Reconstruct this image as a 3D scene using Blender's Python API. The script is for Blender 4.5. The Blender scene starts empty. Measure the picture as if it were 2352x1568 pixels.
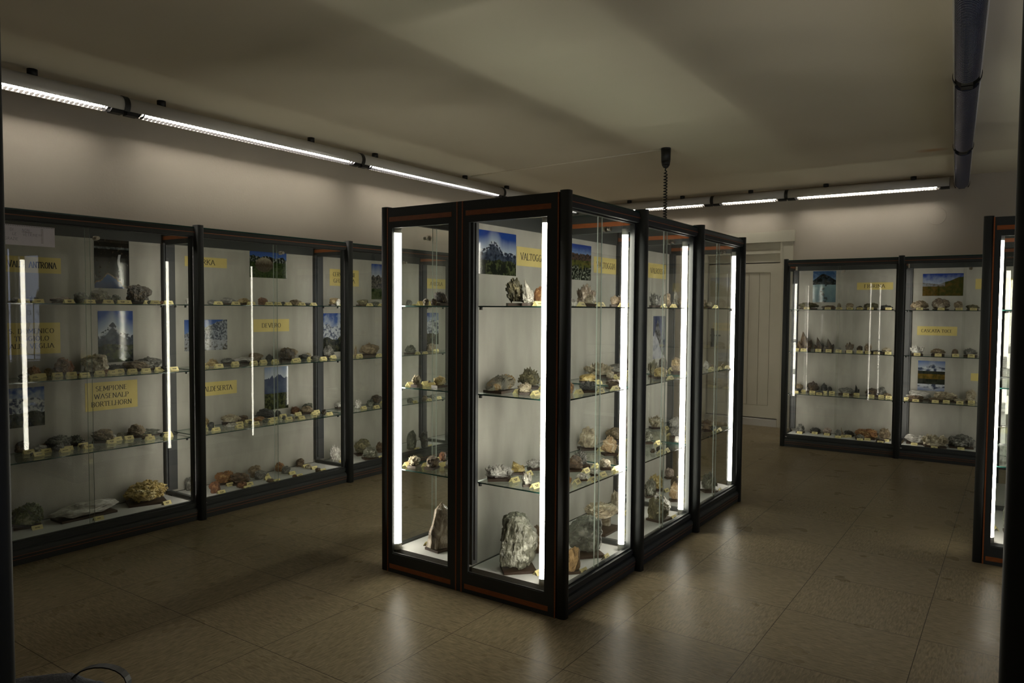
import bpy, bmesh, math, random
from mathutils import Vector, Matrix, noise
C = bpy.context.scene.collection
PI = math.pi

# ---------------------------------------------------------------- camera
cam = bpy.data.objects.new('camera', bpy.data.cameras.new('camera'))
C.objects.link(cam)
bpy.context.scene.camera = cam
F_PX, YAW, PITCH, ROLL = 1701.53, -0.60076, -0.04424, 0.00685
cam.data.sensor_width = 36.0
cam.data.lens = 36.0 * F_PX / 2352.0
cam.data.clip_start = 0.02
fw = Vector((math.sin(YAW) * math.cos(PITCH), math.cos(YAW) * math.cos(PITCH), math.sin(PITCH)))
rt = fw.cross(Vector((0, 0, 1))).normalized()
up = rt.cross(fw)
rt2 = math.cos(ROLL) * rt + math.sin(ROLL) * up
up2 = -math.sin(ROLL) * rt + math.cos(ROLL) * up
M = Matrix((rt2, up2, -fw)).transposed().to_4x4()
M.translation = (0, 0, 1.46)
cam.matrix_world = M

# ---------------------------------------------------------------- world, light, exposure
sc = bpy.context.scene
w = bpy.data.worlds.new('sky'); sc.world = w; w.use_nodes = True
SKY = 2.8
w.node_tree.nodes['Background'].inputs[0].default_value = (0.62, 0.66, 0.92, 1)
w.node_tree.nodes['Background'].inputs[1].default_value = SKY
TUBE_CASE = 25.0      # strength of the vertical tubes in the cases
TUBE_CEIL = 56.0      # strength of the tubes in the ceiling fittings
vs = sc.view_settings
sc.display_settings.display_device = 'sRGB'
vs.view_transform = 'Standard'; vs.look = 'None'; vs.gamma = 1.0; vs.use_curve_mapping = False
vs.exposure = 0.0
sc.cycles.max_bounces = 10
sc.cycles.transparent_max_bounces = 48
sc.cycles.diffuse_bounces = 4
sc.cycles.glossy_bounces = 3
sc.cycles.transmission_bounces = 2
sc.cycles.caustics_reflective = False
sc.cycles.sample_clamp_indirect = 4.0
sc.cycles.use_light_tree = True

# ---------------------------------------------------------------- materials
def newmat(name):
    m = bpy.data.materials.new(name); m.use_nodes = True
    return m, m.node_tree, m.node_tree.nodes['Principled BSDF']
def plain(name, col, rough=0.5, metal=0.0, spec=0.5, coat=0.0):
    m, t, p = newmat(name)
    p.inputs['Base Color'].default_value = (*col, 1)
    p.inputs['Roughness'].default_value = rough
    p.inputs['Metallic'].default_value = metal
    p.inputs['Specular IOR Level'].default_value = spec
    p.inputs['Coat Weight'].default_value = coat
    p.inputs['Coat Roughness'].default_value = 0.08
    return m
def N(t, typ, **kw):
    n = t.nodes.new(typ)
    for k, v in kw.items(): setattr(n, k, v)
    return n
def mottled(name, c1, c2, scale=4.0, rough=0.6, detail=6, bump=0.0, bscale=40, spec=0.5, c3=None, dist=0.0, stretch=(1, 1, 1), lo=0.35, hi=0.65):
    m, t, p = newmat(name)
    tc = N(t, 'ShaderNodeTexCoord'); mp = N(t, 'ShaderNodeMapping')
    mp.inputs['Scale'].default_value = stretch
    t.links.new(tc.outputs['Object'], mp.inputs['Vector'])
    n = N(t, 'ShaderNodeTexNoise'); n.inputs['Scale'].default_value = scale
    n.inputs['Detail'].default_value = detail; n.inputs['Distortion'].default_value = dist
    t.links.new(mp.outputs['Vector'], n.inputs['Vector'])
    r = N(t, 'ShaderNodeValToRGB')
    r.color_ramp.elements[0].position = lo; r.color_ramp.elements[0].color = (*c1, 1)
    r.color_ramp.elements[1].position = hi; r.color_ramp.elements[1].color = (*c2, 1)
    if c3:
        e = r.color_ramp.elements.new(min(0.98, hi + 0.1)); e.color = (*c3, 1)
    t.links.new(n.outputs['Fac'], r.inputs['Fac'])
    t.links.new(r.outputs['Color'], p.inputs['Base Color'])
    p.inputs['Roughness'].default_value = rough
    p.inputs['Specular IOR Level'].default_value = spec
    if bump:
        b = N(t, 'ShaderNodeBump'); b.inputs['Strength'].default_value = bump; b.inputs['Distance'].default_value = 0.02
        n2 = N(t, 'ShaderNodeTexNoise'); n2.inputs['Scale'].default_value = bscale; n2.inputs['Detail'].default_value = 4
        t.links.new(mp.outputs['Vector'], n2.inputs['Vector'])
        t.links.new(n2.outputs['Fac'], b.inputs['Height']); t.links.new(b.outputs['Normal'], p.inputs['Normal'])
    return m
def pane(name, tint=(0.965, 0.975, 0.962)):
    """thin clear glass: see-through with a Fresnel mirror, so light from the tubes passes"""
    m = bpy.data.materials.new(name); m.use_nodes = True
    t = m.node_tree; t.nodes.clear()
    out = N(t, 'ShaderNodeOutputMaterial'); mix = N(t, 'ShaderNodeMixShader')
    tr = N(t, 'ShaderNodeBsdfTransparent'); gl = N(t, 'ShaderNodeBsdfGlossy')
    tr.inputs['Color'].default_value = (*tint, 1)
    gl.inputs['Roughness'].default_value = 0.0
    gl.inputs['Color'].default_value = (1, 1, 1, 1)
    geo = N(t, 'ShaderNodeNewGeometry'); mx = N(t, 'ShaderNodeMix')   # same Fresnel from either side of the sheet
    mx.inputs[2].default_value = 1.38; mx.inputs[3].default_value = 1 / 1.38
    fr = N(t, 'ShaderNodeFresnel')
    t.links.new(geo.outputs['Backfacing'], mx.inputs[0]); t.links.new(mx.outputs[0], fr.inputs['IOR'])
    t.links.new(fr.outputs[0], mix.inputs[0]); t.links.new(tr.outputs[0], mix.inputs[1]); t.links.new(gl.outputs[0], mix.inputs[2])
    t.links.new(mix.outputs[0], out.inputs['Surface'])
    return m
def emit(name, col, s):
    m = bpy.data.materials.new(name); m.use_nodes = True
    t = m.node_tree; t.nodes.clear()
    out = N(t, 'ShaderNodeOutputMaterial'); e = N(t, 'ShaderNodeEmission')
    e.inputs[0].default_value = (*col, 1); e.inputs[1].default_value = s
    t.links.new(e.outputs[0], out.inputs['Surface'])
    return m

m_frame = plain('charcoal_metal', (0.036, 0.040, 0.040), 0.55, 0.0, 0.25)
m_frame_in = plain('charcoal_metal_inner', (0.035, 0.038, 0.042), 0.45, 0.0, 0.5)
m_black = plain('black_plastic', (0.006, 0.006, 0.006), 0.5)
m_inlay = mottled('orange_wood_inlay', (0.24, 0.062, 0.014), (0.33, 0.095, 0.022), 30, 0.5, stretch=(1, 1, 12))
m_glass = pane('clear_glass')
m_shelfglass = pane('shelf_glass', (0.90, 0.95, 0.92))
m_edge = plain('glass_edge_green', (0.012, 0.05, 0.042), 0.12, 0.0, 0.8)
m_edgelt = plain('polished_glass_edge', (0.36, 0.42, 0.38), 0.12, 0.0, 0.8)
m_panel = mottled('grey_fabric_panel', (0.33, 0.315, 0.285), (0.40, 0.385, 0.35), 9, 0.9, bump=0.15, bscale=300, stretch=(1, 1, 0.35))
m_deck = mottled('grey_laminate', (0.40, 0.40, 0.39), (0.46, 0.46, 0.45), 5, 0.5)
m_tube = emit('lit_tube', (1.0, 0.93, 0.80), TUBE_CASE)
m_tube_w = emit('lit_tube_side_wall', (1.0, 0.93, 0.80), TUBE_CASE * 0.52)
m_tube_f = emit('lit_tube_far_wall', (1.0, 0.93, 0.80), TUBE_CASE * 0.62)
m_tubec = emit('lit_tube_ceiling', (1.0, 0.94, 0.82), TUBE_CEIL)
m_bounce_liner = plain('added_bounce_liner', (0.16, 0.15, 0.14), 0.6)
m_tubeoff = plain('unlit_tube', (0.6, 0.6, 0.62), 0.2)
m_cap = plain('grey_tube_cap', (0.62, 0.61, 0.56), 0.5)
m_metal = plain('brushed_nickel', (0.45, 0.42, 0.36), 0.28, 1.0)
m_wall = mottled('painted_wall', (0.50, 0.45, 0.378), (0.54, 0.485, 0.408), 1.2, 0.85, bump=0.05, bscale=60)
m_white = mottled('white_enamel', (0.50, 0.48, 0.45), (0.53, 0.51, 0.475), 2, 0.45)
m_doorp = mottled('cream_painted_wood', (0.56, 0.53, 0.43), (0.60, 0.565, 0.465), 3, 0.5)
m_chrome = plain('dark_louvre_metal', (0.10, 0.10, 0.11), 0.25, 0.9)
m_rib = plain('blue_grey_ribbed_metal', (0.30, 0.33, 0.50), 0.20, 0.85)
m_wood = mottled('dark_wood', (0.018, 0.009, 0.005), (0.045, 0.022, 0.012), 6, 0.45, stretch=(1, 6, 1))
m_card = mottled('cream_card', (0.60, 0.52, 0.24), (0.64, 0.56, 0.27), 30, 0.8)
m_cardw = plain('cream_cable', (0.75, 0.70, 0.58), 0.6)
m_ink = plain('black_ink', (0.02, 0.018, 0.015), 0.7)
m_sign = mottled('yellow_sign_paper', (0.56, 0.45, 0.155), (0.62, 0.50, 0.18), 12, 0.75)
m_paper = mottled('pale_lilac_paper', (0.72, 0.69, 0.80), (0.78, 0.75, 0.86), 12, 0.8)
m_pen = plain('blue_pen', (0.01, 0.02, 0.12), 0.7)

def ceiling_material():
    m, t, p = newmat('ceiling_paint')
    tc = N(t, 'ShaderNodeTexCoord')
    n = N(t, 'ShaderNodeTexNoise'); n.inputs['Scale'].default_value = 1.1; n.inputs['Detail'].default_value = 4
    t.links.new(tc.outputs['Object'], n.inputs['Vector'])
    r = N(t, 'ShaderNodeValToRGB')
    r.color_ramp.elements[0].color = (0.66, 0.60, 0.48, 1); r.color_ramp.elements[1].color = (0.74, 0.675, 0.545, 1)
    t.links.new(n.outputs['Fac'], r.inputs['Fac'])
    # one small rust stain near the duct end
    mp = N(t, 'ShaderNodeMapping'); mp.inputs['Location'].default_value = (0.72 / 0.16, -7.9 / 0.10, 0)
    mp.inputs['Scale'].default_value = (1 / 0.16, 1 / 0.10, 0)
    t.links.new(tc.outputs['Object'], mp.inputs['Vector'])
    ln = N(t, 'ShaderNodeVectorMath', operation='LENGTH'); t.links.new(mp.outputs['Vector'], ln.inputs[0])
    mr = N(t, 'ShaderNodeMapRange'); mr.inputs['From Min'].default_value = 1.0; mr.inputs['From Max'].default_value = 0.1
    mr.inputs['To Max'].default_value = 0.65
    t.links.new(ln.outputs['Value'], mr.inputs['Value'])
    mx = N(t, 'ShaderNodeMix', data_type='RGBA'); mx.inputs[7].default_value = (0.50, 0.20, 0.04, 1)
    t.links.new(mr.outputs[0], mx.inputs[0]); t.links.new(r.outputs['Color'], mx.inputs[6])
    t.links.new(mx.outputs[2], p.inputs['Base Color'])
    p.inputs['Roughness'].default_value = 0.9
    return m
def floor_material():
    """0.58 m vinyl tiles, streaked, the streaks turned a quarter on every second tile"""
    m, t, p = newmat('vinyl_floor_tiles')
    S = 0.58
    tc = N(t, 'ShaderNodeTexCoord'); mp = N(t, 'ShaderNodeMapping')
    mp.inputs['Location'].default_value = (0.325 / S, -3.71 / S, 0.5); mp.inputs['Scale'].default_value = (1 / S, 1 / S, 1)
    t.links.new(tc.outputs['Object'], mp.inputs['Vector'])
    ck = N(t, 'ShaderNodeTexChecker'); ck.inputs['Scale'].default_value = 1.0
    t.links.new(mp.outputs['Vector'], ck.inputs['Vector'])
    def streak(sx, sy, off):
        a = N(t, 'ShaderNodeMapping'); a.inputs['Scale'].default_value = (sx, sy, 1); a.inputs['Location'].default_value = (off, off, 0)
        t.links.new(tc.outputs['Object'], a.inputs['Vector'])
        n = N(t, 'ShaderNodeTexNoise'); n.inputs['Scale'].default_value = 1; n.inputs['Detail'].default_value = 5
        n.inputs['Roughness'].default_value = 0.65; n.inputs['Distortion'].default_value = 0.6
        t.links.new(a.outputs['Vector'], n.inputs['Vector'])
        return n.outputs['Fac']
    s1, s2 = streak(20, 120, 0), streak(120, 20, 3)
    mix = N(t, 'ShaderNodeMix'); t.links.new(ck.outputs['Fac'], mix.inputs[0]); t.links.new(s1, mix.inputs[2]); t.links.new(s2, mix.inputs[3])
    r = N(t, 'ShaderNodeValToRGB')
    r.color_ramp.elements[0].position = 0.30; r.color_ramp.elements[0].color = (0.130, 0.102, 0.060, 1)
    r.color_ramp.elements[1].position = 0.72; r.color_ramp.elements[1].color = (0.29, 0.236, 0.150, 1)
    t.links.new(mix.outputs[0], r.inputs['Fac'])
    # joints
    sp = N(t, 'ShaderNodeSeparateXYZ'); t.links.new(mp.outputs['Vector'], sp.inputs[0])
    ds = []
    for ax in (0, 1):
        f_ = N(t, 'ShaderNodeMath', operation='FRACT'); t.links.new(sp.outputs[ax], f_.inputs[0])
        q = N(t, 'ShaderNodeMath', operation='PINGPONG'); q.inputs[1].default_value = 0.5; t.links.new(f_.outputs[0], q.inputs[0])
        ds.append(q)
    mn = N(t, 'ShaderNodeMath', operation='MINIMUM'); t.links.new(ds[0].outputs[0], mn.inputs[0]); t.links.new(ds[1].outputs[0], mn.inputs[1])
    lt = N(t, 'ShaderNodeMath', operation='LESS_THAN'); lt.inputs[1].default_value = 0.0028; t.links.new(mn.outputs[0], lt.inputs[0])
    mu = N(t, 'ShaderNodeMath', operation='MULTIPLY'); mu.inputs[1].default_value = 0.85; t.links.new(lt.outputs[0], mu.inputs[0])
    mj = N(t, 'ShaderNodeMix', data_type='RGBA'); mj.inputs[7].default_value = (0.018, 0.013, 0.009, 1)
    t.links.new(mu.outputs[0], mj.inputs[0]); t.links.new(r.outputs['Color'], mj.inputs[6])
    t.links.new(mj.outputs[2], p.inputs['Base Color'])
    n3 = N(t, 'ShaderNodeTexNoise'); n3.inputs['Scale'].default_value = 5.0; t.links.new(tc.outputs['Object'], n3.inputs['Vector'])
    rr = N(t, 'ShaderNodeMapRange'); rr.inputs['To Min'].default_value = 0.22; rr.inputs['To Max'].default_value = 0.38
    t.links.new(n3.outputs['Fac'], rr.inputs['Value']); t.links.new(rr.outputs[0], p.inputs['Roughness'])
    b = N(t, 'ShaderNodeBump'); b.inputs['Strength'].default_value = 0.10; b.inputs['Distance'].default_value = 0.01
    t.links.new(mix.outputs[0], b.inputs['Height']); t.links.new(b.outputs['Normal'], p.inputs['Normal'])
    p.inputs['Specular IOR Level'].default_value = 0.03
    return m

# ---------------------------------------------------------------- mesh helpers
class B:
    def __init__(s): s.bm = bmesh.new()
    def box(s, x0, x1, y0, y1, z0, z1, mi=0, mis=None):
        v = [s.bm.verts.new((x, y, z)) for z in (z0, z1) for y in (y0, y1) for x in (x0, x1)]
        # faces: -z,+z,-y,+y,-x,+x
        for k, f in enumerate(((0, 2, 3, 1), (4, 5, 7, 6), (0, 1, 5, 4), (2, 6, 7, 3), (0, 4, 6, 2), (1, 3, 7, 5))):
            fc = s.bm.faces.new([v[i] for i in f]); fc.material_index = mis[k] if mis else mi
        return s
    def prism(s, poly, axis, a0, a1, mi=0, smooth=False):
        """extrude a closed polygon (list of 2-tuples) along an axis: 'x' poly=(y,z), 'y' poly=(x,z), 'z' poly=(x,y)"""
        def P(q, a): return {'x': (a, q[0], q[1]), 'y': (q[0], a, q[1]), 'z': (q[0], q[1], a)}[axis]
        A = [s.bm.verts.new(P(q, a0)) for q in poly]; D = [s.bm.verts.new(P(q, a1)) for q in poly]
        n = len(poly)
        fs = [s.bm.faces.new(A[::-1]), s.bm.faces.new(D)]
        for i in range(n):
            fc = s.bm.faces.new((A[i], A[(i + 1) % n], D[(i + 1) % n], D[i])); fc.smooth = smooth; fs.append(fc)
        for fc in fs: fc.material_index = mi
        return s
    def cyl(s, p0, p1, r, n=16, mi=0, r1=None, smooth=True):
        p0, p1 = Vector(p0), Vector(p1); d = (p1 - p0).normalized()
        a = d.orthogonal().normalized(); b = d.cross(a); r1 = r if r1 is None else r1
        c = [(math.cos(2 * PI * i / n), math.sin(2 * PI * i / n)) for i in range(n)]
        A = [s.bm.verts.new(p0 + (a * x + b * y) * r) for x, y in c]; D = [s.bm.verts.new(p1 + (a * x + b * y) * r1) for x, y in c]
        fs = [s.bm.faces.new(A[::-1]), s.bm.faces.new(D)]
        for i in range(n):
            fc = s.bm.faces.new((A[i], A[(i + 1) % n], D[(i + 1) % n], D[i])); fc.smooth = smooth; fs.append(fc)
        for fc in fs: fc.material_index = mi
        return s
    def tube(s, pts, r, n=8, mi=0):
        pts = [Vector(p) for p in pts]; rings = []
        prev = None
        for i, p in enumerate(pts):
            d = (pts[min(i + 1, len(pts) - 1)] - pts[max(i - 1, 0)]).normalized()
            a = d.orthogonal().normalized() if prev is None else (prev - d * prev.dot(d)).normalized()
            prev = a; b = d.cross(a)
            rings.append([s.bm.verts.new(p + (a * math.cos(2 * PI * k / n) + b * math.sin(2 * PI * k / n)) * r) for k in range(n)])
        for A, D in zip(rings, rings[1:]):
            for k in range(n):
                fc = s.bm.faces.new((A[k], A[(k + 1) % n], D[(k + 1) % n], D[k])); fc.smooth = True; fc.material_index = mi
        s.bm.faces.new(rings[0][::-1]); s.bm.faces.new(rings[-1])
        return s
    def mesh(s, name, mats):
        bmesh.ops.recalc_face_normals(s.bm, faces=s.bm.faces)
        me = bpy.data.meshes.new(name); s.bm.to_mesh(me); s.bm.free()
        for m in (mats if isinstance(mats, (list, tuple)) else [mats]): me.materials.append(m)
        return me
    def build(s, name, mats, parent=None, loc=None, rot=None):
        return link(name, s.mesh(name, mats), parent, loc, rot)
def link(name, me, parent=None, loc=None, rot=None):
    o = bpy.data.objects.new(name, me); C.objects.link(o)
    if parent: o.parent = parent
    if loc is not None: o.location = loc
    if rot is not None: o.rotation_euler = rot
    return o
def thing(name, label, cat, loc=(0, 0, 0), rotz=0.0, group=None):
    o = bpy.data.objects.new(name, None); C.objects.link(o); o.location = loc; o.rotation_euler = (0, 0, rotz)
    o.empty_display_size = 0.1
    return tag(o, label, cat, group)
def tag(o, label, cat, group=None):
    o['label'] = label; o['category'] = cat
    if group: o['group'] = group
    return o
def struct(o):
    o['kind'] = 'structure'; return o

# ================================================================ the room
XL, XR, YN, YF, ZC = -5.38, 3.2, -2.6, 9.5, 2.95
struct(B().box(XL - .2, XR + .2, YN - .2, YF + .2, -0.1, 0).build('floor', floor_material()))
struct(B().box(XL - .2, XR + .2, YN - .2, YF + .2, ZC, ZC + .1).build('ceiling', ceiling_material()))
struct(B().box(XL - .2, XL, YN - .2, YF + .2, 0, ZC).build('wall_left', m_wall))
struct(B().box(XL, XR + .2, YN - .2, YN, 0, ZC).build('wall_near', m_wall))
# far wall with the door opening
DX0, DX1 = -3.40, -2.475
b = B(); b.box(XL, DX0, YF, YF + .2, 0, ZC); b.box(DX1, XR + .2, YF, YF + .2, 0, ZC); b.box(DX0, DX1, YF, YF + .2, 2.36, ZC); b.box(DX0, DX1, YF + .1, YF + .2, 0, 2.36)  # last box is a backing added to stop sky light leaking round the door
struct(b.build('wall_far', m_wall))
# right wall with two balcony windows
WZ0, WZ1 = 0.55, 2.36
WINS = [(4.85, 6.15), (1.9, 3.2)]
b = B(); b.box(XR, XR + .2, YN, 1.9, 0, ZC); b.box(XR, XR + .2, 3.2, 4.85, 0, ZC); b.box(XR, XR + .2, 6.15, YF, 0, ZC)
for y0, y1 in WINS:
    b.box(XR, XR + .2, y0, y1, 0, WZ0); b.box(XR, XR + .2, y0, y1, WZ1, ZC)
struct(b.build('wall_right', m_wall))
for k, (y0, y1) in enumerate(WINS):
    b = B(); x0, x1 = XR + .06, XR + .12; t_ = .055
    b.box(x0, x1, y0, y0 + t_, WZ0, WZ1); b.box(x0, x1, y1 - t_, y1, WZ0, WZ1)
    b.box(x0, x1, y0, y1, WZ0, WZ0 + t_); b.box(x0, x1, y0, y1, WZ1 - t_, WZ1)
    b.box(x0, x1, (y0 + y1) / 2 - .04, (y0 + y1) / 2 + .04, WZ0, WZ1)
    wn = struct(b.build('window_%d' % (k + 1), m_doorp))
    B().box(XR + .085, XR + .091, y0 + .05, y1 - .05, WZ0 + .05, WZ1 - .05).build('window_pane', m_glass, wn)
    # wrought iron railing outside
    r_ = thing('balcony_railing', 'dark wrought iron railing outside the %s window' % ('farther' if k == 0 else 'nearer'), 'railing', (XR + .32, (y0 + y1) / 2, 0))
    b = B(); L2 = (y1 - y0) / 2
    b.box(-.012, .012, -L2, L2, 1.50, 1.53); b.build('handrail', m_black, r_)
    B().box(-.012, .012, -L2, L2, .60, .62).build('bottom_rail', m_black, r_)
    b = B()
    n = 9
    for i in range(n):
        y = -L2 + .06 + i * (2 * L2 - .12) / (n - 1)
        b.cyl((0, y, .6), (0, y, 1.5), .008, 6)
        if i < n - 1:
            for sgn in (1,):
                c = Vector((0, y + .075, 1.34)); pts = []
                for q in range(22):
                    a = q / 21 * 2.3 * PI; rr = .045 * (1 - q / 30)
                    pts.append(c + Vector((0, -math.cos(a) * rr, math.sin(a) * rr)))
                b.tube(pts, .005, 5)
                b.tube([(0, y, 1.25), (0, y + .09, 1.18), (0, y + .02, .95)], .005, 5)
    b.build('baluster_scrollwork', m_black, r_)
# door in the far wall
b = B()
W_ = DX1 - DX0
b.box(DX0 + .01, DX1 - .01, YF + .05, YF + .075, .10, 2.05)
nb = 5; x0 = DX0 + .13; x1 = DX1 - .13; bw = (x1 - x0) / nb
for i in range(nb): b.box(x0 + i * bw + .003, x0 + (i + 1) * bw - .003, YF + .038, YF + .05, .26, 1.93)
b.box(DX0 + .01, x0 - .004, YF + .030, YF + .05, .10, 2.05); b.box(x1 + .004, DX1 - .01, YF + .030, YF + .05, .10, 2.05)
b.box(x0 - .004, x1 + .004, YF + .030, YF + .05, .10, .25); b.box(x0 - .004, x1 + .004, YF + .030, YF + .05, 1.94, 2.05)
door = struct(b.build('door_1', m_doorp))
b = B(); b.box(DX0 + .05, DX0 + .09, YF + .02, YF + .03, .98, 1.22); b.cyl((DX0 + .07, YF + .03, 1.13), (DX0 + .07, YF - .02, 1.13), .011, 10); b.box(DX0 + .06, DX0 + .19, YF - .03, YF - .015, 1.12, 1.14)
b.build('door_handle', m_frame_in, door)
b = B(); b.box(DX0, DX1, YF + .03, YF + .08, 2.065, 2.36); b.box(DX0, DX1, YF + .005, YF + .03, 2.17, 2.21); b.box(DX0, DX1, YF + .0, YF + .03, 2.31, 2.36)
struct(b.build('trim_1', m_doorp))
b = B(); b.box(DX1, DX1 + .15, YF - .02, YF, 0.0, 2.31); b.box(DX1 - .01, DX1 + .17, YF - .035, YF, 2.31, 2.45)
b.box(DX0 - .15, DX0, YF - .02, YF, 0.0, 2.31); b.box(DX0 - .17, DX0 + .01, YF - .035, YF, 2.31, 2.45); b.box(DX0 + .01, DX1 - .01, YF - .025, YF, 2.31, 2.44)
b.box(DX1 + .01, DX1 + .03, YF - .028, YF - .02, 0.0, 2.31)
struct(b.build('trim_2', m_doorp))
struct(B().box(DX0, DX1, YF - .03, YF + .08, 0, .085).build('trim_3', m_white))
struct(B().box(DX1 + .16, XR, YF - .014, YF, 0, .09).build('baseboard_far', m_doorp))
# round flush cover on the far wall
b = B(); b.cyl((0, 0, 0), (0, -.002, 0), .105, 40); b.cyl((0, -.002, 0), (0, -.0035, 0), .096, 40, r1=.094)
tag(b.build('round_wall_cover', m_wall, None, (-.80, YF, 2.52)), 'round flush cover painted like the wall, high on the far wall', 'cover')

# ================================================================ ceiling fittings
def arc(r, a0, a1, n): return [(r * math.cos(math.radians(a0 + (a1 - a0) * i / n)), r * math.sin(math.radians(a0 + (a1 - a0) * i / n))) for i in range(n + 1)]
ZF = 2.85
def fitting(p0, p1, lit, mounts, label, group, strap_ends=(0,), rib=.03):
    RF = .064 if lit else .072
    p0, p1 = Vector((*p0, ZF)), Vector((*p1, ZF)); d = p1 - p0; L = d.length
    t = thing('tube_light_fitting', label, 'light fitting', p0, math.atan2(d.y, d.x), group)
    b = B()
    a0, a1 = (-68, 218) if lit else (-26, 206)
    b.prism(arc(RF, a0, a1, 40) + arc(RF - .002, a1, a0, 40), 'x', 0.012, L - .012, smooth=True)
    b.prism(arc(RF - .002, a0, a1, 40) + arc(RF - .004, a1, a0, 40), 'x', 0.012, L - .012, 1, smooth=True)  # dark inner layer added to cut bounced tube light in the housing
    o = b.build('housing', [m_white, m_bounce_liner], t)
    b = B(); n = int((L - .2) / rib); rt_ = .0012 if lit else .0035
    for i in range(n + 1):
        x = .1 + (L - .2) * i / n
        b.prism(arc(RF - .001, a1 - 360, a0, 16) + arc(RF - .017, a0, a1 - 360, 16), 'x', x - rt_, x + rt_)
    b.build('louvre', m_chrome if lit else m_rib, t)
    b = B().cyl((.13, 0, -.026), (L - .13, 0, -.026), .0135, 14); b.build('fluorescent_tube', m_tubec if lit else m_tubeoff, t)
    for e, s in ((.13, -1), (L - .13, 1)):
        B().cyl((e, 0, -.026), (e + s * .035, 0, -.026), .0138, 14).build('tube_collar', m_white, t)
        B().box(min(e + s * .035, e + s * .118), max(e + s * .035, e + s * .118), -.03, .03, -.062, -.006).build('lamp_holder', m_black, t)
    for e in strap_ends:
        xc = 0 if e == 0 else L
        B().prism(arc(RF + .004, -40, 220, 40) + arc(RF - .002, 220, -40, 40), 'x', xc - .019, xc + .019).build('strap', m_black, t)
    for s in mounts:
        B().cyl((s, 0, RF - .006), (s, 0, ZC - ZF), .030, 20).build('ceiling_mount', m_black, t)
    return t
g = 'lit tube fittings along the ceiling edge'
XF, YB_ = -5.20, 9.33
fitting((XF, .53), (XF, 2.775), True, (.28, 1.67), 'white tube fitting nearest the viewer along the long side wall, lit', g)
fitting((XF, 2.775), (XF, 5.01), True, (.28, 1.66), 'white tube fitting second from the viewer along the long side wall, lit', g)
fitting((XF, 5.01), (XF, 7.33), True, (.21, 1.62), 'white tube fitting third from the viewer along the long side wall, lit', g)
fitting((XF, 7.33), (XF, 9.2), True, (.12, 1.5), 'white lit tube fitting of the side wall run mostly hidden by the island case', g)
fitting((-5.12, YB_), (-3.287, YB_), True, (.66, 1.42), 'white lit tube fitting above the white door, behind the hanging cord', g, (1,))
fitting((-3.287, YB_), (-2.371, YB_), True, (.477,), 'short lit tube fitting between two black straps beyond the island case', g, (1,))
fitting((-2.371, YB_), (-.66, YB_), True, (.441, 1.351), 'long lit tube fitting above the far wall cases, ending at the unlit run', g, ())
g2 = 'unlit ribbed tube fittings overhead'
Q = [(-.565, 9.42), (-.436, 7.30), (-.300, 5.16), (-.165, 3.0), (-.04, 1.0)]
for i, lab in enumerate(('ribbed dark unlit tube fitting, farthest of the overhead run, touching the corner', 'ribbed dark unlit tube fitting in the middle of the overhead run between two rings',
                         'ribbed dark glossy unlit tube fitting, nearest one seen in the overhead run', 'ribbed dark unlit tube fitting directly above the viewer')):
    fitting(Q[i], Q[i + 1], False, (.6, 1.6), lab, g2, (0, 1) if i == 0 else (1,), .020)
# coiled cord from a ceiling rose
r_ = thing('pendant_cord', 'black ceiling rose with a coiled black cord hanging behind the island case', 'cord', (-2.745, 6.5, ZC))
b = B(); prof = [(.044, 0), (.045, -.01), (.042, -.12), (.036, -.155), (.022, -.178), (.006, -.186)]
for (ra, za), (rb, zb) in zip(prof, prof[1:]): b.cyl((0, 0, za), (0, 0, zb), ra, 24, r1=rb)
b.build('ceiling_rose', m_black, r_)
pts = []
nt, z0, z1 = 26, -.18, -.86
for i in range(nt * 10 + 1):
    s = i / (nt * 10); a = s * nt * 2 * PI
    zz = z0 + (z1 - z0) * (s ** .93 if s > 0 else 0); rad = .0150 * min(1, s * 12 + .1)
    pts.append((rad * math.cos(a), rad * math.sin(a), zz))
B().tube(pts, .0056, 6).build('coiled_cord', m_black, r_)
B().cyl((0, 0, -.86), (0, 0, -.93), .018, 14, r1=.024).build('cord_connector', m_black, r_)
b = B().cyl((-2.79, 6.5, ZC - .006), (XF + .05, 6.68, ZC - .005), .008, 8)
tag(b.build('surface_cable', m_cardw), 'thin cream surface cable crossing the ceiling to the coiled cord rose', 'cable')

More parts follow.
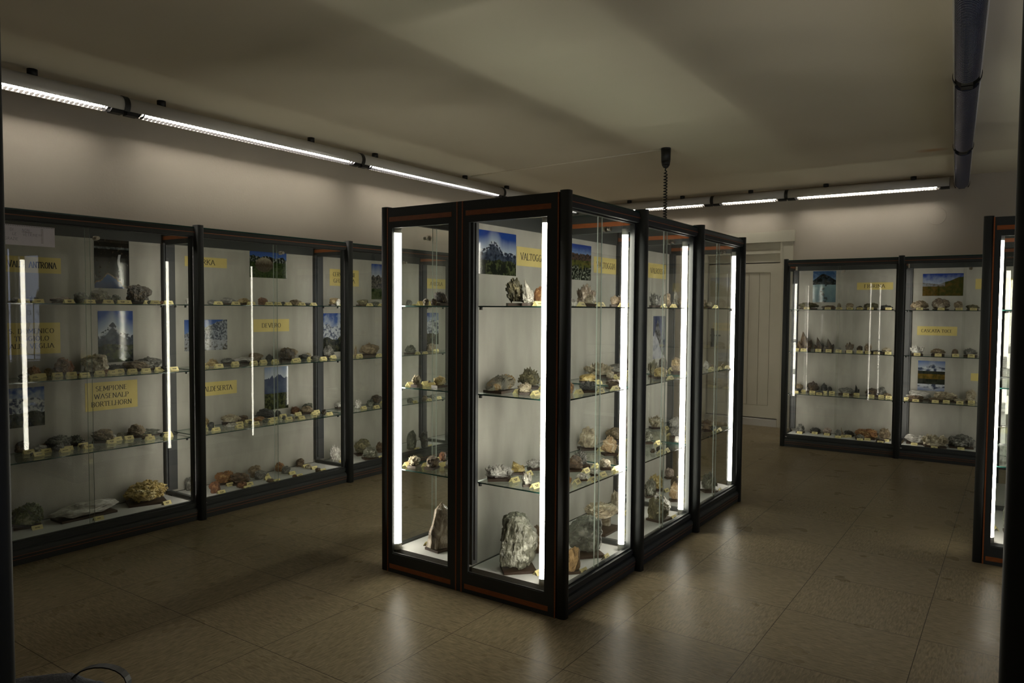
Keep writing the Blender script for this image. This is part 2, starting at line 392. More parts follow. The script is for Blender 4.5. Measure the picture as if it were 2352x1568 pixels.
# ================================================================ display cases
H = 2.0
SZ = {1: 1.47, 2: 1.02, 3: .565}
FT = .016
def case(name_label, row_origin, rot, L, D, x_first=False, x_last=False, lit=True, end_glass=(), panel=True, posted=True, extra_tube=None, inner0=False, mirror_post=False, shelves=True, tube_x=None, st=.084, tr=.017, ic=.058, tm=None):
    t = thing('display_case', name_label, 'display case', row_origin, rot, 'mineral display cases')
    mats = [m_frame, m_inlay, m_frame_in, m_black]
    def post(x, corner, s):
        poly = []
        if corner:
            cx, hx, cy, hy = x + s * .024, .024, .022, .026
        else:
            cx, hx, cy, hy = x + .027, .027, .010, .036
        for i in range(24):
            a = 2 * PI * i / 24; c, d = math.cos(a), math.sin(a)
            poly.append((cx + hx * math.copysign(abs(c) ** .55, c), cy + hy * math.copysign(abs(d) ** .7, d)))
        B().prism(poly, 'z', 0, H + .008, smooth=True).build('front_post', m_frame, t)
    post(0, x_first, 1)
    if x_last: post(L, True, -1)
    def ladder(x0, x1, glazed, face_left, face_right, full=False):
        """side frame: stiles, a top and a bottom bar with an orange inlay on both faces"""
        b = B()
        yb = D
        f0 = .045 if (face_left or face_right) else .03
        st0, st1 = (st, D - ic) if (face_left or face_right) else (.06, D - .05)
        b.box(x0, x1, f0, st0, 0, H)                       # front stile
        b.box(x0, x1, st1, yb, 0, H) if full else b.box(x0, x1, st1, yb, 1.89, H)
        b.box(x0, x1, st0, st1, 1.892, H)
        b.box(x0, x1, st0, st1, .0 if full else .122, .106 if full else .145)
        if full:
            b.box(x0 + .004, x1 - .004, st0, st1, .106, .112, 2)
        e = .0012
        for face, xx0, xx1 in ((True, x0 - e, x0), (True, x1, x1 + e)):
            b.box(xx0, xx1, st0 - .022 if full else st0 + .01, st1 + .02 if full else st1, 1.926, 1.951, 1)
            if full:
                b.box(xx0, xx1, st0 - .022, st1 + .02, .022, .047, 1)
                b.box(xx0, xx1, .046, .053, 0, H, 1)
                b.box(xx0, xx1, D - .021, D - .014, 0, H, 1)
        b.build('side_frame', mats, t)
        if glazed:
            B().box((x0 + x1) / 2 - .003, (x0 + x1) / 2 + .003, st0 + .003, st1 - .003, .108, 1.89).build('side_pane', m_glass, t)
    if x_first: ladder(0.0, FT, True, True, False, True)
    else: ladder(.012, .036, False, False, False)
    if x_last: ladder(L - FT, L, True, True, False, True)
    # rear posts: one dark upright at the junction, seen through the glass
    for x in ([0.0] + ([L - .05] if x_last else [])):
        xa, xb = (.001, .085) if x == 0 and not x_first else ((FT, FT + .045) if x == 0 else (x - .01, x + .05 - FT))
        b = B(); b.box(xa, xb, D - .075, D - .03, .145, 1.905, 0); b.box(xa + .012, xb - .012, D - .085, D - .075, .17, 1.89, 0)
        b.build('rear_post', m_frame_in, t)
    X0, X1 = (.048 if x_first else .054), (L - .048 if x_last else L - .001)
    # top rail
    b = B()
    b.prism([(.012, H - .012), (.006, 1.965), (.012, 1.936), (.05, 1.932), (.05, H - .012)], 'x', X0, X1)
    b.box(X0, X1, .0045, .012, 1.958, 1.9615, 1)
    b.box(X0, X1, .030, .058, 1.928, 1.94, 3)
    b.build('top_rail', mats, t)
    B().box(X0, X1, D - .05, D, 1.90, H - .012).build('rear_top_rail', m_frame, t)
    # plinth with a bulging face and two thin inlays
    b = B()
    b.prism([(.012, 0.0), (.006, .055), (.007, .070), (.016, .082), (.028, .087), (.030, .092), (.022, .095), (.022, .120), (.034, .124), (.034, .132), (.06, .132), (.06, 0.0)], 'x', X0, X1)
    b.box(X0, X1, .0072, .0100, .0345, .0365, 1); b.box(X0, X1, .0055, .0085, .0535, .0555, 1)
    b.build('plinth', mats, t)
    B().box(X0, X1, D - .05, D, 0, .122).build('rear_plinth', m_frame, t)
    b = B().box(X0, X1, .06, D - .05, .095, .120); b.build('floor_board', m_deck, t)
    if panel: B().box(-.0 if not x_first else FT, L if not x_last else L - FT, D - .04, D - .004, .122, 1.905).build('back_panel', m_panel, t)
    B().box(.018 if x_first else .002, L - .018 if x_last else L - .001, .012, D, H - .012, H - .004, mis=(0, 0, 1, 1, 1, 1)).build('top_pane', [m_glass, m_edge], t)
    for xa in (X0, L - .020 if not x_last else X1 - .014):  # channel strips added to keep tube light off the posts
        B().box(xa, xa + (.012 if xa == X0 else .0185 if not x_last else .013), .030, .057, .132, 1.93).build('door_channel', m_frame, t)
    # sliding glass doors
    mid = L / 2
    o1 = B().box(X0, mid + .012, .0355, .0415, .132, 1.935, mis=(0, 0, 0, 0, 1, 1)).build('glass_door', [m_glass, m_edgelt], t)
    o2 = B().box(mid - .012, X1, .0465, .0525, .132, 1.935, mis=(0, 0, 0, 0, 1, 1)).build('glass_door', [m_glass, m_edgelt], t)
    b = B(); b.cyl((mid + .045, .030, 1.868), (mid + .045, .0465, 1.868), .014, 16); b.cyl((mid + .045, .008, 1.868), (mid + .045, .030, 1.868), .0085, 14); b.cyl((mid + .045, .004, 1.868), (mid + .045, .009, 1.868), .011, 14)
    b.build('door_lock', m_metal, o2)
    # shelves
    if shelves:
        for k in (1, 2, 3):
            z = SZ[k]
            sh = B().box(X0 + (.012 if x_first else .0), X1 - (.012 if x_last else 0), .062, D - .062, z - .0035, z + .0035, mis=(0, 0, 1, 1, 1, 1)).build('glass_shelf', [m_shelfglass, m_edge], t)
            for cx in (X0 + .022, X1 - .022):
                for cy in (.085, D - .085):
                    link('shelf_clip', CLIP, sh, (cx, cy, z - .0036))
    tx = (L - .055) if tube_x is None else tube_x
    def tube(x, y):
        if lit:
            q = B().cyl((x, y, .155), (x, y, 1.868), tr, 18).build('light_tube', tm or m_tube, t)
            for z0_, z1_, r1_ in ((.121, .155, .019), (1.868, 1.900, .019)):
                B().cyl((x, y, z0_), (x, y, z1_), tr + .0015, 18).build('tube_cap', m_cap, q)
    tube(tx, .074)
    if extra_tube: tube(*extra_tube)
    if posted:
        B().box(X0 + .005, X0 + .022, .0195, .022, .100, .108).build('paper_tag', m_white, t)
    return t
CLIP = B().cyl((0, 0, -.014), (0, 0, 0), .009, 12).mesh('shelf_clip', m_black)

LWD = [1.563, 2.923, 4.283, 5.643, 7.003]
CRD = [2.96, 3.76, 4.64, 5.64]
BRD = [-2.104, -1.005, .121, 1.247]
ERD = [5.05, 6.0, 6.95]
ROW = {}   # (row, bay) -> (origin, rotz, L, D)
for i in range(4): ROW['LW', i] = ((-4.59, LWD[i], 0), PI / 2, LWD[i + 1] - LWD[i], .46)
for i in range(3):
    ROW['CR', i] = ((-1.724, CRD[i], 0), PI / 2, CRD[i + 1] - CRD[i], .63)
    ROW['CL', i] = ((-2.904, CRD[i + 1], 0), -PI / 2, CRD[i + 1] - CRD[i], .55)
    ROW['BR', i] = ((BRD[i], 8.196, 0), 0.0, BRD[i + 1] - BRD[i], .46)
for i in range(2):
    ROW['ER', i] = ((-.186, ERD[i + 1], 0), -PI / 2, ERD[i + 1] - ERD[i], .55)
    ROW['ES', i] = ((.994, ERD[i], 0), PI / 2, ERD[i + 1] - ERD[i], .63)
ORD = ('first', 'second', 'third', 'fourth')
PLACE = {'LW': 'side wall row', 'CR': 'middle island, door side', 'CL': 'middle island, back side', 'BR': 'far wall row', 'ER': 'other island', 'ES': 'other island'}
for (row, i), (o, r, L, D) in ROW.items():
    kw = dict(x_first=(i == 0), x_last=False)
    if row == 'LW': kw['x_last'] = i == 3; lab = 'black framed glass case, %s from the viewer along the long side wall' % ORD[i]
    if row == 'CR': kw['x_last'] = i == 2; lab = 'black framed glass case, %s from the viewer on the right of the middle island' % ORD[i]
    if row == 'CL': kw.update(x_first=(i == 2), x_last=(i == 0)); lab = 'black framed glass case, %s from the viewer on the left of the middle island' % ORD[i]
    if row == 'BR': kw['x_last'] = i == 2; lab = 'black framed glass case, %s from the white door along the far wall' % ORD[i]
    if row == 'ER': kw.update(x_first=(i == 1), x_last=(i == 0)); lab = 'black framed glass case, %s on the left of the partly hidden right island' % ORD[i]
    if row == 'ES': kw['x_last'] = i == 1; lab = 'black framed glass case, %s on the far side of the right island' % ORD[i]
    if row == 'CR' and i == 0: kw.update(extra_tube=(.050, .148))
    if row == 'CR': kw['st'] = .110; kw['tube_x'] = L - .046
    if row == 'CL' and i == 0: kw.update(tube_x=L - .045, tr=.027, ic=.073)
    if row == 'ER' and i == 0: kw.update(tube_x=L - .045, tr=.025)
    if row == 'LW': kw['tube_x'] = L + .028 if i < 3 else L - .05; kw['tr'] = .016; kw['tm'] = m_tube_w
    if row == 'BR': kw['tube_x'] = .022; kw['tr'] = .014; kw['tm'] = m_tube_f
    if row in ('CL', 'ER', 'ES'): kw['posted'] = False
    if row == 'ER' and i == 1: kw['lit'] = False
    case(lab, o, r, L, D, **kw)
# two unlit cases beside the viewer, of which only the corner posts show
case('unlit dark case at the very left edge, only its corner post showing', (-1.40, -1.25, 0), PI / 2, 1.80, .55, x_first=True, x_last=True, lit=False, posted=False)
case('unlit dark case at the very right edge, only its corner post showing', (-.008, 3.1, 0), -PI / 2, 1.60, .55, x_first=True, x_last=True, lit=False, posted=False)

def place(row, bay, x, y, z):
    o, r, L, D = ROW[row, bay]
    c, s = math.cos(r), math.sin(r)
    return Vector((o[0] + x * c - y * s, o[1] + x * s + y * c, z)), r

# ================================================================ minerals
def faceted(bm, rnd, n, amt):
    """chip flat faces off a lump"""
    for _ in range(n):
        d = Vector((rnd.gauss(0, 1), rnd.gauss(0, 1), rnd.gauss(0, .8))).normalized()
        h = .5 * (1 - amt * rnd.uniform(.3, 1))
        for v in bm.verts:
            k = v.co.dot(d) - h
            if k > 0: v.co -= d * k * .92
def fit(bm):
    lo = [min(v.co[i] for v in bm.verts) for i in range(3)]; hi = [max(v.co[i] for v in bm.verts) for i in range(3)]
    for v in bm.verts:
        v.co.x = (v.co.x - lo[0]) / (hi[0] - lo[0]) - .5; v.co.y = (v.co.y - lo[1]) / (hi[1] - lo[1]) - .5; v.co.z = (v.co.z - lo[2]) / (hi[2] - lo[2])
def rock_bm(rnd, sub=3, rough=.25, chips=5, chip=.35, fine=.06, squash=1.0):
    bm = bmesh.new(); bmesh.ops.create_icosphere(bm, subdivisions=sub, radius=.5)
    o = Vector((rnd.uniform(-50, 50), rnd.uniform(-50, 50), rnd.uniform(-50, 50)))
    for v in bm.verts:
        d = v.co.normalized(); a = noise.noise(d * 1.3 + o) * rough + noise.noise(d * 3.1 + o) * rough * .55
        v.co *= 1 + a
        v.co.z *= squash
    faceted(bm, rnd, chips, chip)
    for v in bm.verts:
        d = v.co.normalized(); c = noise.cell(v.co * 9 + o) - .5
        v.co += d * (noise.noise(v.co * 8 + o) * fine + c * fine * .5 + noise.noise(v.co * 19 + o) * fine * .5)
    for v in bm.verts:
        if v.co.z < -.33 * squash: v.co.z = -.33 * squash + (v.co.z + .33 * squash) * .15
    return bm
def crystal(bm, base, d, L, r, rnd, taper=.9, tip=.28, n=6):
    d = d.normalized(); a = d.orthogonal().normalized(); a = Matrix.Rotation(rnd.uniform(0, PI), 3, d) @ a; b_ = d.cross(a)
    ring = lambda p, rr: [bm.verts.new(p + (a * math.cos(2 * PI * k / n) + b_ * math.sin(2 * PI * k / n) * .85) * rr) for k in range(n)]
    A = ring(base, r); D = ring(base + d * L * (1 - tip), r * taper); T = bm.verts.new(base + d * L + a * r * rnd.uniform(-.35, .35))
    for k in range(n):
        bm.faces.new((A[k], A[(k + 1) % n], D[(k + 1) % n], D[k])); bm.faces.new((D[k], D[(k + 1) % n], T))
    bm.faces.new(A[::-1])
def up_dir(rnd, spread): return Vector((rnd.gauss(0, spread), rnd.gauss(0, spread), 1)).normalized()
def mk(typ, seed, hi=False):
    rnd = random.Random(seed * 7 + 1)
    sub = 4 if hi else 3
    if typ == 'lump': bm = rock_bm(rnd, sub, .18, 3, .2, .03, .75)
    elif typ == 'rough': bm = rock_bm(rnd, sub, .30, 7, .36, .06, .66)
    elif typ in ('boulder',): 
        bm = rock_bm(rnd, 5, .20, 12, .30, .02, 1.25)
        o2 = Vector((rnd.uniform(0, 40), 3, 5))
        for v in bm.verts: v.co += v.co.normalized() * ((noise.cell(v.co * 5 + o2) - .5) * .035 + noise.noise(v.co * 6 + o2) * .03 + noise.noise(v.co * 16 + o2) * .015)
        for v in bm.verts:
            if v.co.z > .38: v.co.z = .38 + (v.co.z - .38) * .5
            v.co.x -= v.co.z * .18
    elif typ == 'slab' or typ == 'slabrock': bm = rock_bm(rnd, sub, .28, 9, .4, .05, .5)
    elif typ == 'wafer':
        bm = rock_bm(rnd, 4, .2, 3, .2, .03)
        for v in bm.verts: v.co.z = v.co.z * .30 + .07 * v.co.x + noise.noise(v.co * 4) * .05; v.co.y = math.copysign(abs(v.co.y * 2) ** .8 / 2, v.co.y)
    elif typ == 'standslab':
        bm = rock_bm(rnd, 4, .25, 4, .3, .04)
        for _ in range(260):
            v = rnd.choice([q for q in bm.verts][:600]); 
            if v.co.z > -.1: crystal(bm, v.co * .97, (v.co.normalized() + up_dir(rnd, .5)), rnd.uniform(.05, .10), .018, rnd)
        for v in bm.verts: v.co.z = v.co.z * .55 + .12 * v.co.x
        fit(bm)
        for v in bm.verts: v.co.z = .42 + v.co.z * .58 
        for sx in (-.25, .28):
            z1 = .55
            vs_ = [bm.verts.new((sx + px, py, pz)) for pz in (0, z1) for px, py in ((-.05, -.12), (.05, -.12), (.05, .12), (-.05, .12))]
            for f_ in ((3, 2, 1, 0), (4, 5, 6, 7), (0, 1, 5, 4), (1, 2, 6, 5), (2, 3, 7, 6), (3, 0, 4, 7)): bm.faces.new([vs_[i] for i in f_])
        return bm
    elif typ in ('druse', 'leandruse'):
        bm = rock_bm(rnd, sub, .28, 5, .3, .05, .62)
        vl = [v.co.copy() for v in bm.verts if v.co.z > -.2]
        for _ in range(100 if not hi else 220):
            p = rnd.choice(vl); d = (p.normalized() + Vector((rnd.gauss(0, .35), rnd.gauss(0, .35), rnd.gauss(0, .35))))
            crystal(bm, p * .93, d, rnd.uniform(.07, .13) * (.75 if hi else 1), rnd.uniform(.025, .05), rnd)
        if typ == 'leandruse':
            for v in bm.verts: v.co.x -= v.co.z * .55; v.co.y *= .8
    elif typ == 'spiky':
        bm = rock_bm(rnd, 3, .25, 4, .3, .04)
        vl = [v.co.copy() for v in bm.verts if v.co.z > -.1]
        for _ in range(90):
            p = rnd.choice(vl); crystal(bm, p * .9, p.normalized() + up_dir(rnd, .3) * .4, rnd.uniform(.15, .34), rnd.uniform(.014, .03), rnd, .7, .5)
    elif typ == 'cluster':
        bm = rock_bm(rnd, 3, .25, 4, .4, .05)
        for v in bm.verts: v.co.z = v.co.z * .55 - .15
        for _ in range(46):
            p = Vector((rnd.uniform(-.40, .40), rnd.uniform(-.36, .36), -.12)); d = Vector((p.x * .9, p.y * .9, 1)) + Vector((rnd.gauss(0, .2), rnd.gauss(0, .2), 0))
            crystal(bm, p, d, rnd.uniform(.24, .5) * (1.15 - abs(p.x)), rnd.uniform(.06, .12), rnd, .95, .36)
    elif typ == 'bladep':
        bm = rock_bm(rnd, 3, .25, 4, .4, .05)
        for v in bm.verts: v.co = Vector((v.co.x * .55, v.co.y * .55, v.co.z * .28 - .32))
        crystal(bm, Vector((.1, 0, -.42)), Vector((-.16, .02, 1)), 1.05, .24, rnd, .72, .5)
        crystal(bm, Vector((.18, .1, -.42)), Vector((.15, .1, 1)), .55, .13, rnd, .9, .35)
        crystal(bm, Vector((-.1, -.12, -.42)), Vector((-.25, -.1, 1)), .42, .10, rnd, .9, .35)
    elif typ == 'point':
        bm = bmesh.new(); crystal(bm, Vector((0, 0, 0)), Vector((.05, 0, 1)), 1, .4, rnd, .8, .4)
    elif typ == 'quartz':
        bm = bmesh.new(); crystal(bm, Vector((.06, 0, 0)), Vector((-.05, 0, 1)), 1.18, .5, rnd, .42, .16, 8)
        crystal(bm, Vector((.3, .1, 0)), Vector((.02, 0, 1)), .62, .22, rnd, .7, .3)
        bmesh.ops.subdivide_edges(bm, edges=bm.edges[:], cuts=4, use_grid_fill=True)
        for v in bm.verts:
            v.co += Vector((noise.noise(v.co * 3), noise.noise(v.co * 3 + Vector((9, 0, 0))), 0)) * .07
    elif typ == 'column':
        bm = rock_bm(rnd, 4, .12, 5, .35, .02)
        for v in bm.verts:
            v.co.x = math.copysign(abs(v.co.x * 2) ** .6 * .5, v.co.x); v.co.y += .05 * math.sin(v.co.x * 26); v.co.x += v.co.z * .35
            v.co.z += .10 * v.co.x
        vl = [v.co.copy() for v in bm.verts if v.co.z > .2]
        for _ in range(50):
            p = rnd.choice(vl); crystal(bm, p * .95, up_dir(rnd, .5), rnd.uniform(.06, .12), .035, rnd)
    fit(bm)
    return bm
MESH = {}
def mineral_mesh(typ, k, pal, hi=False):
    key = (typ, k, pal, hi)
    if key not in MESH:
        base = (typ, k, hi)
        if base not in MESH:
            bm = mk(typ, k + len(typ) * 31, hi); bmesh.ops.recalc_face_normals(bm, faces=bm.faces)
            me = bpy.data.meshes.new('stone'); bm.to_mesh(me); bm.free(); MESH[base] = me
        me = MESH[base].copy(); me.materials.append(stone(pal)); MESH[key] = me
    return MESH[key]
PAL = {  # dark patch, main, light patch, roughness
 'dkbrown': ((.012, .008, .005), (.045, .028, .014), (.13, .085, .04), .32), 'brown': ((.03, .018, .01), (.10, .06, .03), (.20, .14, .08), .5),
 'rust': ((.05, .018, .008), (.17, .065, .022), (.28, .15, .07), .55), 'orange': ((.09, .035, .012), (.27, .12, .035), (.40, .27, .12), .5),
 'ochre': ((.12, .07, .025), (.24, .145, .05), (.32, .21, .09), .7),
 'yellow': ((.09, .06, .02), (.27, .19, .07), (.45, .38, .22), .4), 'gold': ((.15, .10, .03), (.48, .36, .12), (.72, .64, .38), .35),
 'tan': ((.08, .055, .03), (.22, .165, .10), (.36, .29, .20), .6), 'olive': ((.03, .03, .014), (.12, .105, .05), (.26, .23, .13), .45),
 'lime': ((.02, .03, .008), (.13, .15, .045), (.38, .38, .22), .4), 'greygreen': ((.025, .03, .022), (.10, .105, .08), (.24, .25, .20), .5),
 'grey': ((.045, .045, .042), (.15, .145, .13), (.33, .32, .29), .5), 'dkgrey': ((.01, .01, .01), (.045, .045, .043), (.14, .14, .13), .3),
 'black': ((.004, .004, .004), (.016, .016, .015), (.07, .07, .07), .28), 'white': ((.20, .18, .16), (.52, .50, .47), (.72, .71, .68), .3),
 'cream': ((.13, .10, .06), (.42, .36, .25), (.62, .57, .45), .42), 'clear': ((.16, .15, .12), (.40, .38, .33), (.60, .58, .52), .12),
 'silver': ((.03, .03, .02), (.14, .14, .105), (.42, .42, .36), .3), 'pink': ((.14, .10, .085), (.36, .28, .24), (.50, .42, .37), .4),
 'peach': ((.20, .11, .05), (.50, .36, .20), (.68, .60, .46), .3), 'smoky': ((.06, .04, .025), (.22, .17, .12), (.42, .36, .29), .14),
 'mossy': ((.035, .037, .03), (.13, .14, .115), (.30, .30, .26), .65), 'agate': ((.045, .045, .035), (.19, .175, .13), (.32, .20, .07), .42)}
STONE = {}
def stone(pal):
    if pal in STONE: return STONE[pal]
    a, c, d, r = PAL[pal]
    m = mottled('mineral_' + pal, a, c, {'agate': 2.2}.get(pal, 3.2), r, 8, .55, 14, .6, c3=d, dist=.8, lo=.32, hi=.56, stretch=(3, 1, .25) if pal == 'agate' else (1, 1, 1))
    STONE[pal] = m
    return m
ADJ = {'lump': 'smooth lump', 'rough': 'rough rock', 'boulder': 'large shiny boulder', 'slab': 'flat slab', 'slabrock': 'large slab', 'wafer': 'thin flat slab', 'standslab': 'crystal slab on a stand',
       'druse': 'crystal-crusted rock', 'leandruse': 'leaning crystal-crusted rock', 'spiky': 'spiky crystal cluster', 'cluster': 'crystal cluster', 'bladep': 'pointed crystal', 'point': 'pointed crystal',
       'quartz': 'tall quartz crystal', 'column': 'banded columnar rock'}
COL = {'dkbrown': 'dark brown', 'greygreen': 'grey-green', 'dkgrey': 'dark grey', 'lime': 'green', 'clear': 'translucent', 'silver': 'silvery', 'mossy': 'grey-green', 'agate': 'brown-grey', 'smoky': 'smoky brown', 'gold': 'golden', 'ochre': 'ochre'}
SHN = {1: 'top shelf', 2: 'middle shelf', 3: 'bottom shelf', 0: 'case floor'}
CARD = {}
def card_mesh(k):
    if k not in CARD:
        b = B(); w2, h, d = .029, .024, .016
        b.prism([(-d, 0), (0, h), (d, 0), (d - .0012, 0), (0, h - .0018), (-d + .0012, 0)], 'x', -w2, w2)
        # short printed lines on the sloping front
        n = Vector((0, -h, d)).normalized() * .0004
        for i in range(1 + k % 2):
            t0 = .40 + .22 * i - .1 * (k % 2); ww = (.010, .013, .016)[(k + i) % 3]
            for s0, s1 in ((-ww, -ww * .2), (-ww * .1, ww)):
                q = [Vector((x, -d + d * t_, h * t_)) + Vector((0, -.0005, .0004)) for x, t_ in ((s0, t0), (s1, t0), (s1, t0 + .13), (s0, t0 + .13))]
                f_ = b.bm.faces.new([b.bm.verts.new(v) for v in q]); f_.material_index = 1
        CARD[k] = b.mesh('name_card', [m_card, m_ink])
    return CARD[k]
rnd = random.Random(11)
